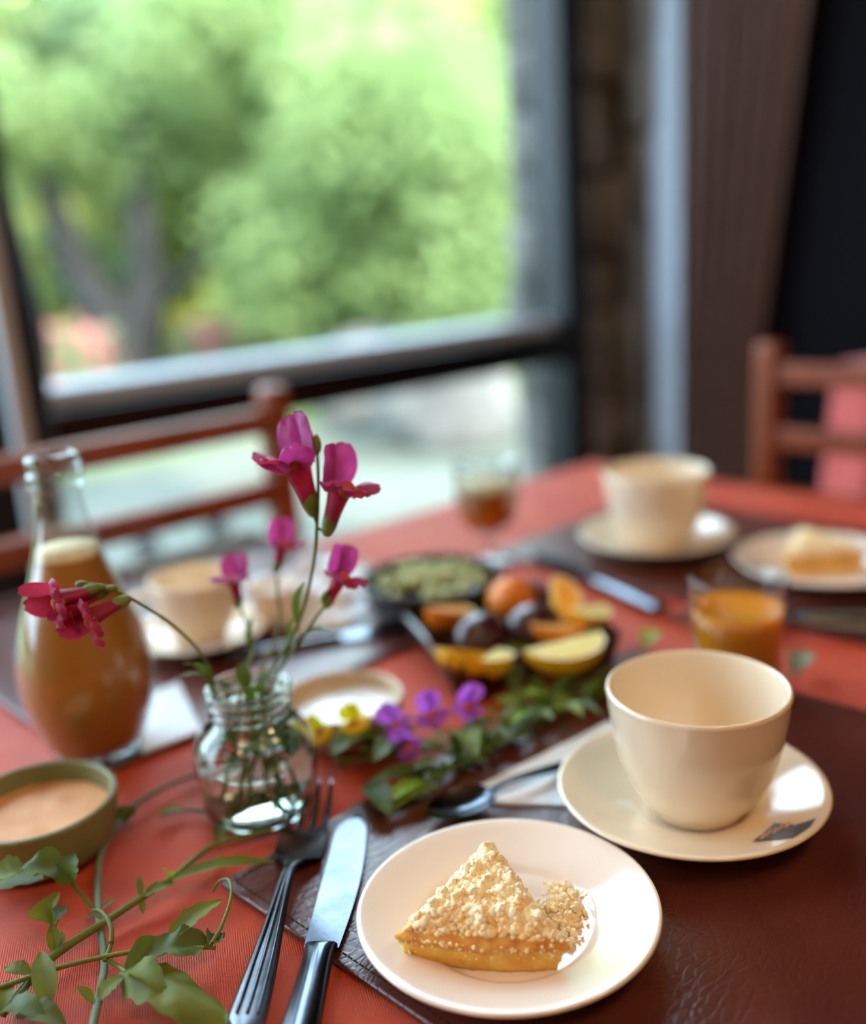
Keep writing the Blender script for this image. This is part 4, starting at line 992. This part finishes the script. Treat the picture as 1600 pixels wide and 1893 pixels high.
leaf_part(t, cp_(530, 950, .010), cp_(880, 835, .012), .023, 'leafd', arch=.08, fold=.45, nu=30, nv=10, pw=.55, wav=.14, seed=2)
leaf_part(t, cp_(525, 945, .010), cp_(950, 1185, .010), .025, 'leafy', arch=.12, fold=-.5, nu=30, nv=10, pw=.5, wav=.12, seed=1)
leaf_part(t, cp_(535, 960, .011), cp_(700, 1040, .016), .014, 'leafy', arch=.2, fold=.3, wav=.1)
stem_part(t, [cp_(470, 830, .016), cp_(468, 760, .02), cp_(430, 700, .022), cp_(390, 690, .018)], .0013, .0007, name='tendril')
stem_part(t, [cp_(440, 905, .013), cp_(465, 850, .014), cp_(470, 800, .018)], .0011, .0011, name='tendril_base', n=4)
t = thing('pea_vine', 'flat grey-green stalk running up the cloth past the green bowl', 'greenery', cp_(430, 800))
stem_part(t, [cp_(380, 1230, .003), cp_(425, 1020, .004), cp_(440, 900, .004), cp_(415, 680, .004), cp_(425, 470, .004), cp_(500, 330, .006), cp_(570, 245, .006), cp_(700, 165, .005), cp_(860, 105, .004)], .0022, .0015, 'greystem')
leaf_part(t, cp_(405, 1085, .004), cp_(525, 970, .010), .010, 'leafy', arch=.1); leaf_part(t, cp_(395, 1085, .004), cp_(322, 1015, .012), .006, 'leafy', arch=.1)
leaf_part(t, cp_(500, 330, .005), cp_(545, 250, .010), .020, 'leafd', arch=.1); leaf_part(t, cp_(425, 690, .004), cp_(370, 730, .004), .004, 'leafd', arch=.1); leaf_part(t, cp_(430, 690, .005), cp_(490, 645, .007), .004, 'leafd', arch=.1)
t = thing('pea_vine', 'curled dark leaves poking in at the very bottom left corner', 'greenery', cp_(60, 1150))
stem_part(t, [cp_(20, 1115, .005), cp_(100, 1030, .006), cp_(140, 970, .006)], .0018, .0016, n=4)
leaf_part(t, cp_(0, 1130, .006), cp_(190, 1145, .012), .014, 'leafd', arch=.2); leaf_part(t, cp_(60, 1150, .006), cp_(280, 1180, .008), .014, 'leafd', arch=.2)
t = thing('pea_vine', 'short pale shoot lying left of the glass jar', 'greenery', cp_(760, 275))
stem_part(t, [cp_(880, 275, .003), cp_(780, 268, .004), cp_(680, 285, .004)], .0013, .0009, 'greystem', n=4); leaf_part(t, cp_(780, 268, .004), cp_(665, 288, .005), .010, 'leafy', arch=.1)
leaf_part(t, cp_(925, 400, .003), cp_(935, 320, .006), .008, 'leafd', arch=.1)

# garland in the middle of the table ---------------------------------------------------
def mp_(x, y, z=.004): return P(x, y, TZ+z)
t = thing('leafy_garland', 'spray of slender green stems and leaves lying between fruit tray and near cup', 'greenery', mp_(900, 1390))
rnd = random.Random(31)
paths = [[(690, 1490), (800, 1440), (870, 1390), (950, 1325), (1060, 1270), (1130, 1255)], [(700, 1470), (800, 1425), (880, 1390), (980, 1330), (1080, 1295), (1130, 1280)],
         [(850, 1420), (920, 1360), (1000, 1290), (1080, 1270)], [(620, 1410), (720, 1395), (820, 1375), (900, 1360)], [(860, 1400), (930, 1370), (1010, 1325), (1110, 1285)]]
for k, pth in enumerate(paths):
    stem_part(t, [mp_(x, y, .006+.006*(i % 2)) for i, (x, y) in enumerate(pth)], .0019, .0011)
for k in range(62):
    pth = paths[k % 5]; i = rnd.randrange(len(pth)-1); a = rnd.random(); x = pth[i][0]*(1-a)+pth[i+1][0]*a; y = pth[i][1]*(1-a)+pth[i+1][1]*a
    dx, dy = rnd.uniform(10, 70)*rnd.choice((1, 1, -1)), rnd.uniform(-42, 14)
    leaf_part(t, mp_(x, y, .006+rnd.random()*.008), mp_(x+dx, y+dy, .004+rnd.random()*.022), rnd.uniform(.006, .014), rnd.choice(('leafy', 'leafd', 'leafy', 'leafd', 'leafb')), arch=.15, fold=.3)
for (x0, y0, x1, y1, wd, mm) in ((820, 1440, 672, 1455, .016, 'leafd'), (675, 1455, 720, 1510, .018, 'leafd'), (810, 1445, 700, 1500, .013, 'leafb'), (830, 1430, 720, 1440, .010, 'leafy'), (720, 1505, 815, 1455, .010, 'leafy')):
    leaf_part(t, mp_(x0, y0, .006), mp_(x1, y1, .010), wd, mm, arch=.12, fold=.4, nu=10)
for (x0, y0, x1, y1, wd, mm) in ((690, 1385, 610, 1400, .022, 'leafd'), (700, 1395, 650, 1350, .018, 'leafy'), (730, 1370, 700, 1345, .018, 'leafb'), (760, 1390, 690, 1410, .02, 'leafd'), (840, 1380, 900, 1345, .022, 'leafd'), (845, 1375, 880, 1400, .02, 'leafy'), (960, 1260, 958, 1165, .016, 'leafy'), (955, 1290, 945, 1220, .014, 'leafd')):
    leaf_part(t, mp_(x0, y0, .006), mp_(x1, y1, .026), wd, mm, arch=.2, fold=.3)
def fl_small(label, px, py, L, pm, seed, front=(760, 1480), n=1):
    p = mp_(px, py, .018); t = thing('cut_flower', label, 'flower', p)
    stem_part(t, [p+Vector((.03, .012, -.013)), p+Vector((.014, .006, -.006)), p], .0011, .0009, n=4)
    for k in range(n):
        q = p+Vector((.016*(k-.5*(n-1)), .004*k, .003*k)); flower(t, q, Vector((-.55+.5*k, -.5, .62)), Vector((.2, -.9, -.4)), L, seed+k, 1.2, pm, pm)
fl_small('bright yellow blossom lying left of the other flowers in the garland', 636, 1362, .026, MT['yellow'], 51, n=2)
fl_small('small golden blossom lying against the cream bowl', 684, 1340, .022, MT['yellow'], 61)
fl_small('cluster of purple-pink blossoms lying in the middle of the garland', 800, 1345, .030, MT['violet'], 71, n=3)
fl_small('single violet blossom lying lowest in the garland', 778, 1388, .026, MT['violet'], 81)
for px, py, qx, qy, lab in ((1190, 1195, 1222, 1168, 'single bright leaf on the cloth between fruit tray and juice tumbler'), (1470, 1245, 1492, 1205, 'single pale leaf on the cloth right of the juice tumbler')):
    a = mp_(px, py); t = thing('fallen_leaf', lab, 'leaf', a); mkw('leaf', leaf(a, mp_(qx, qy, .012), .02, .2), MT['leafb' if px < 1300 else 'greystem'], t); stem_part(t, [a-Vector((.012, .004, .003)), a-Vector((.005, .002, .001)), a], .0008, .0008, n=3)
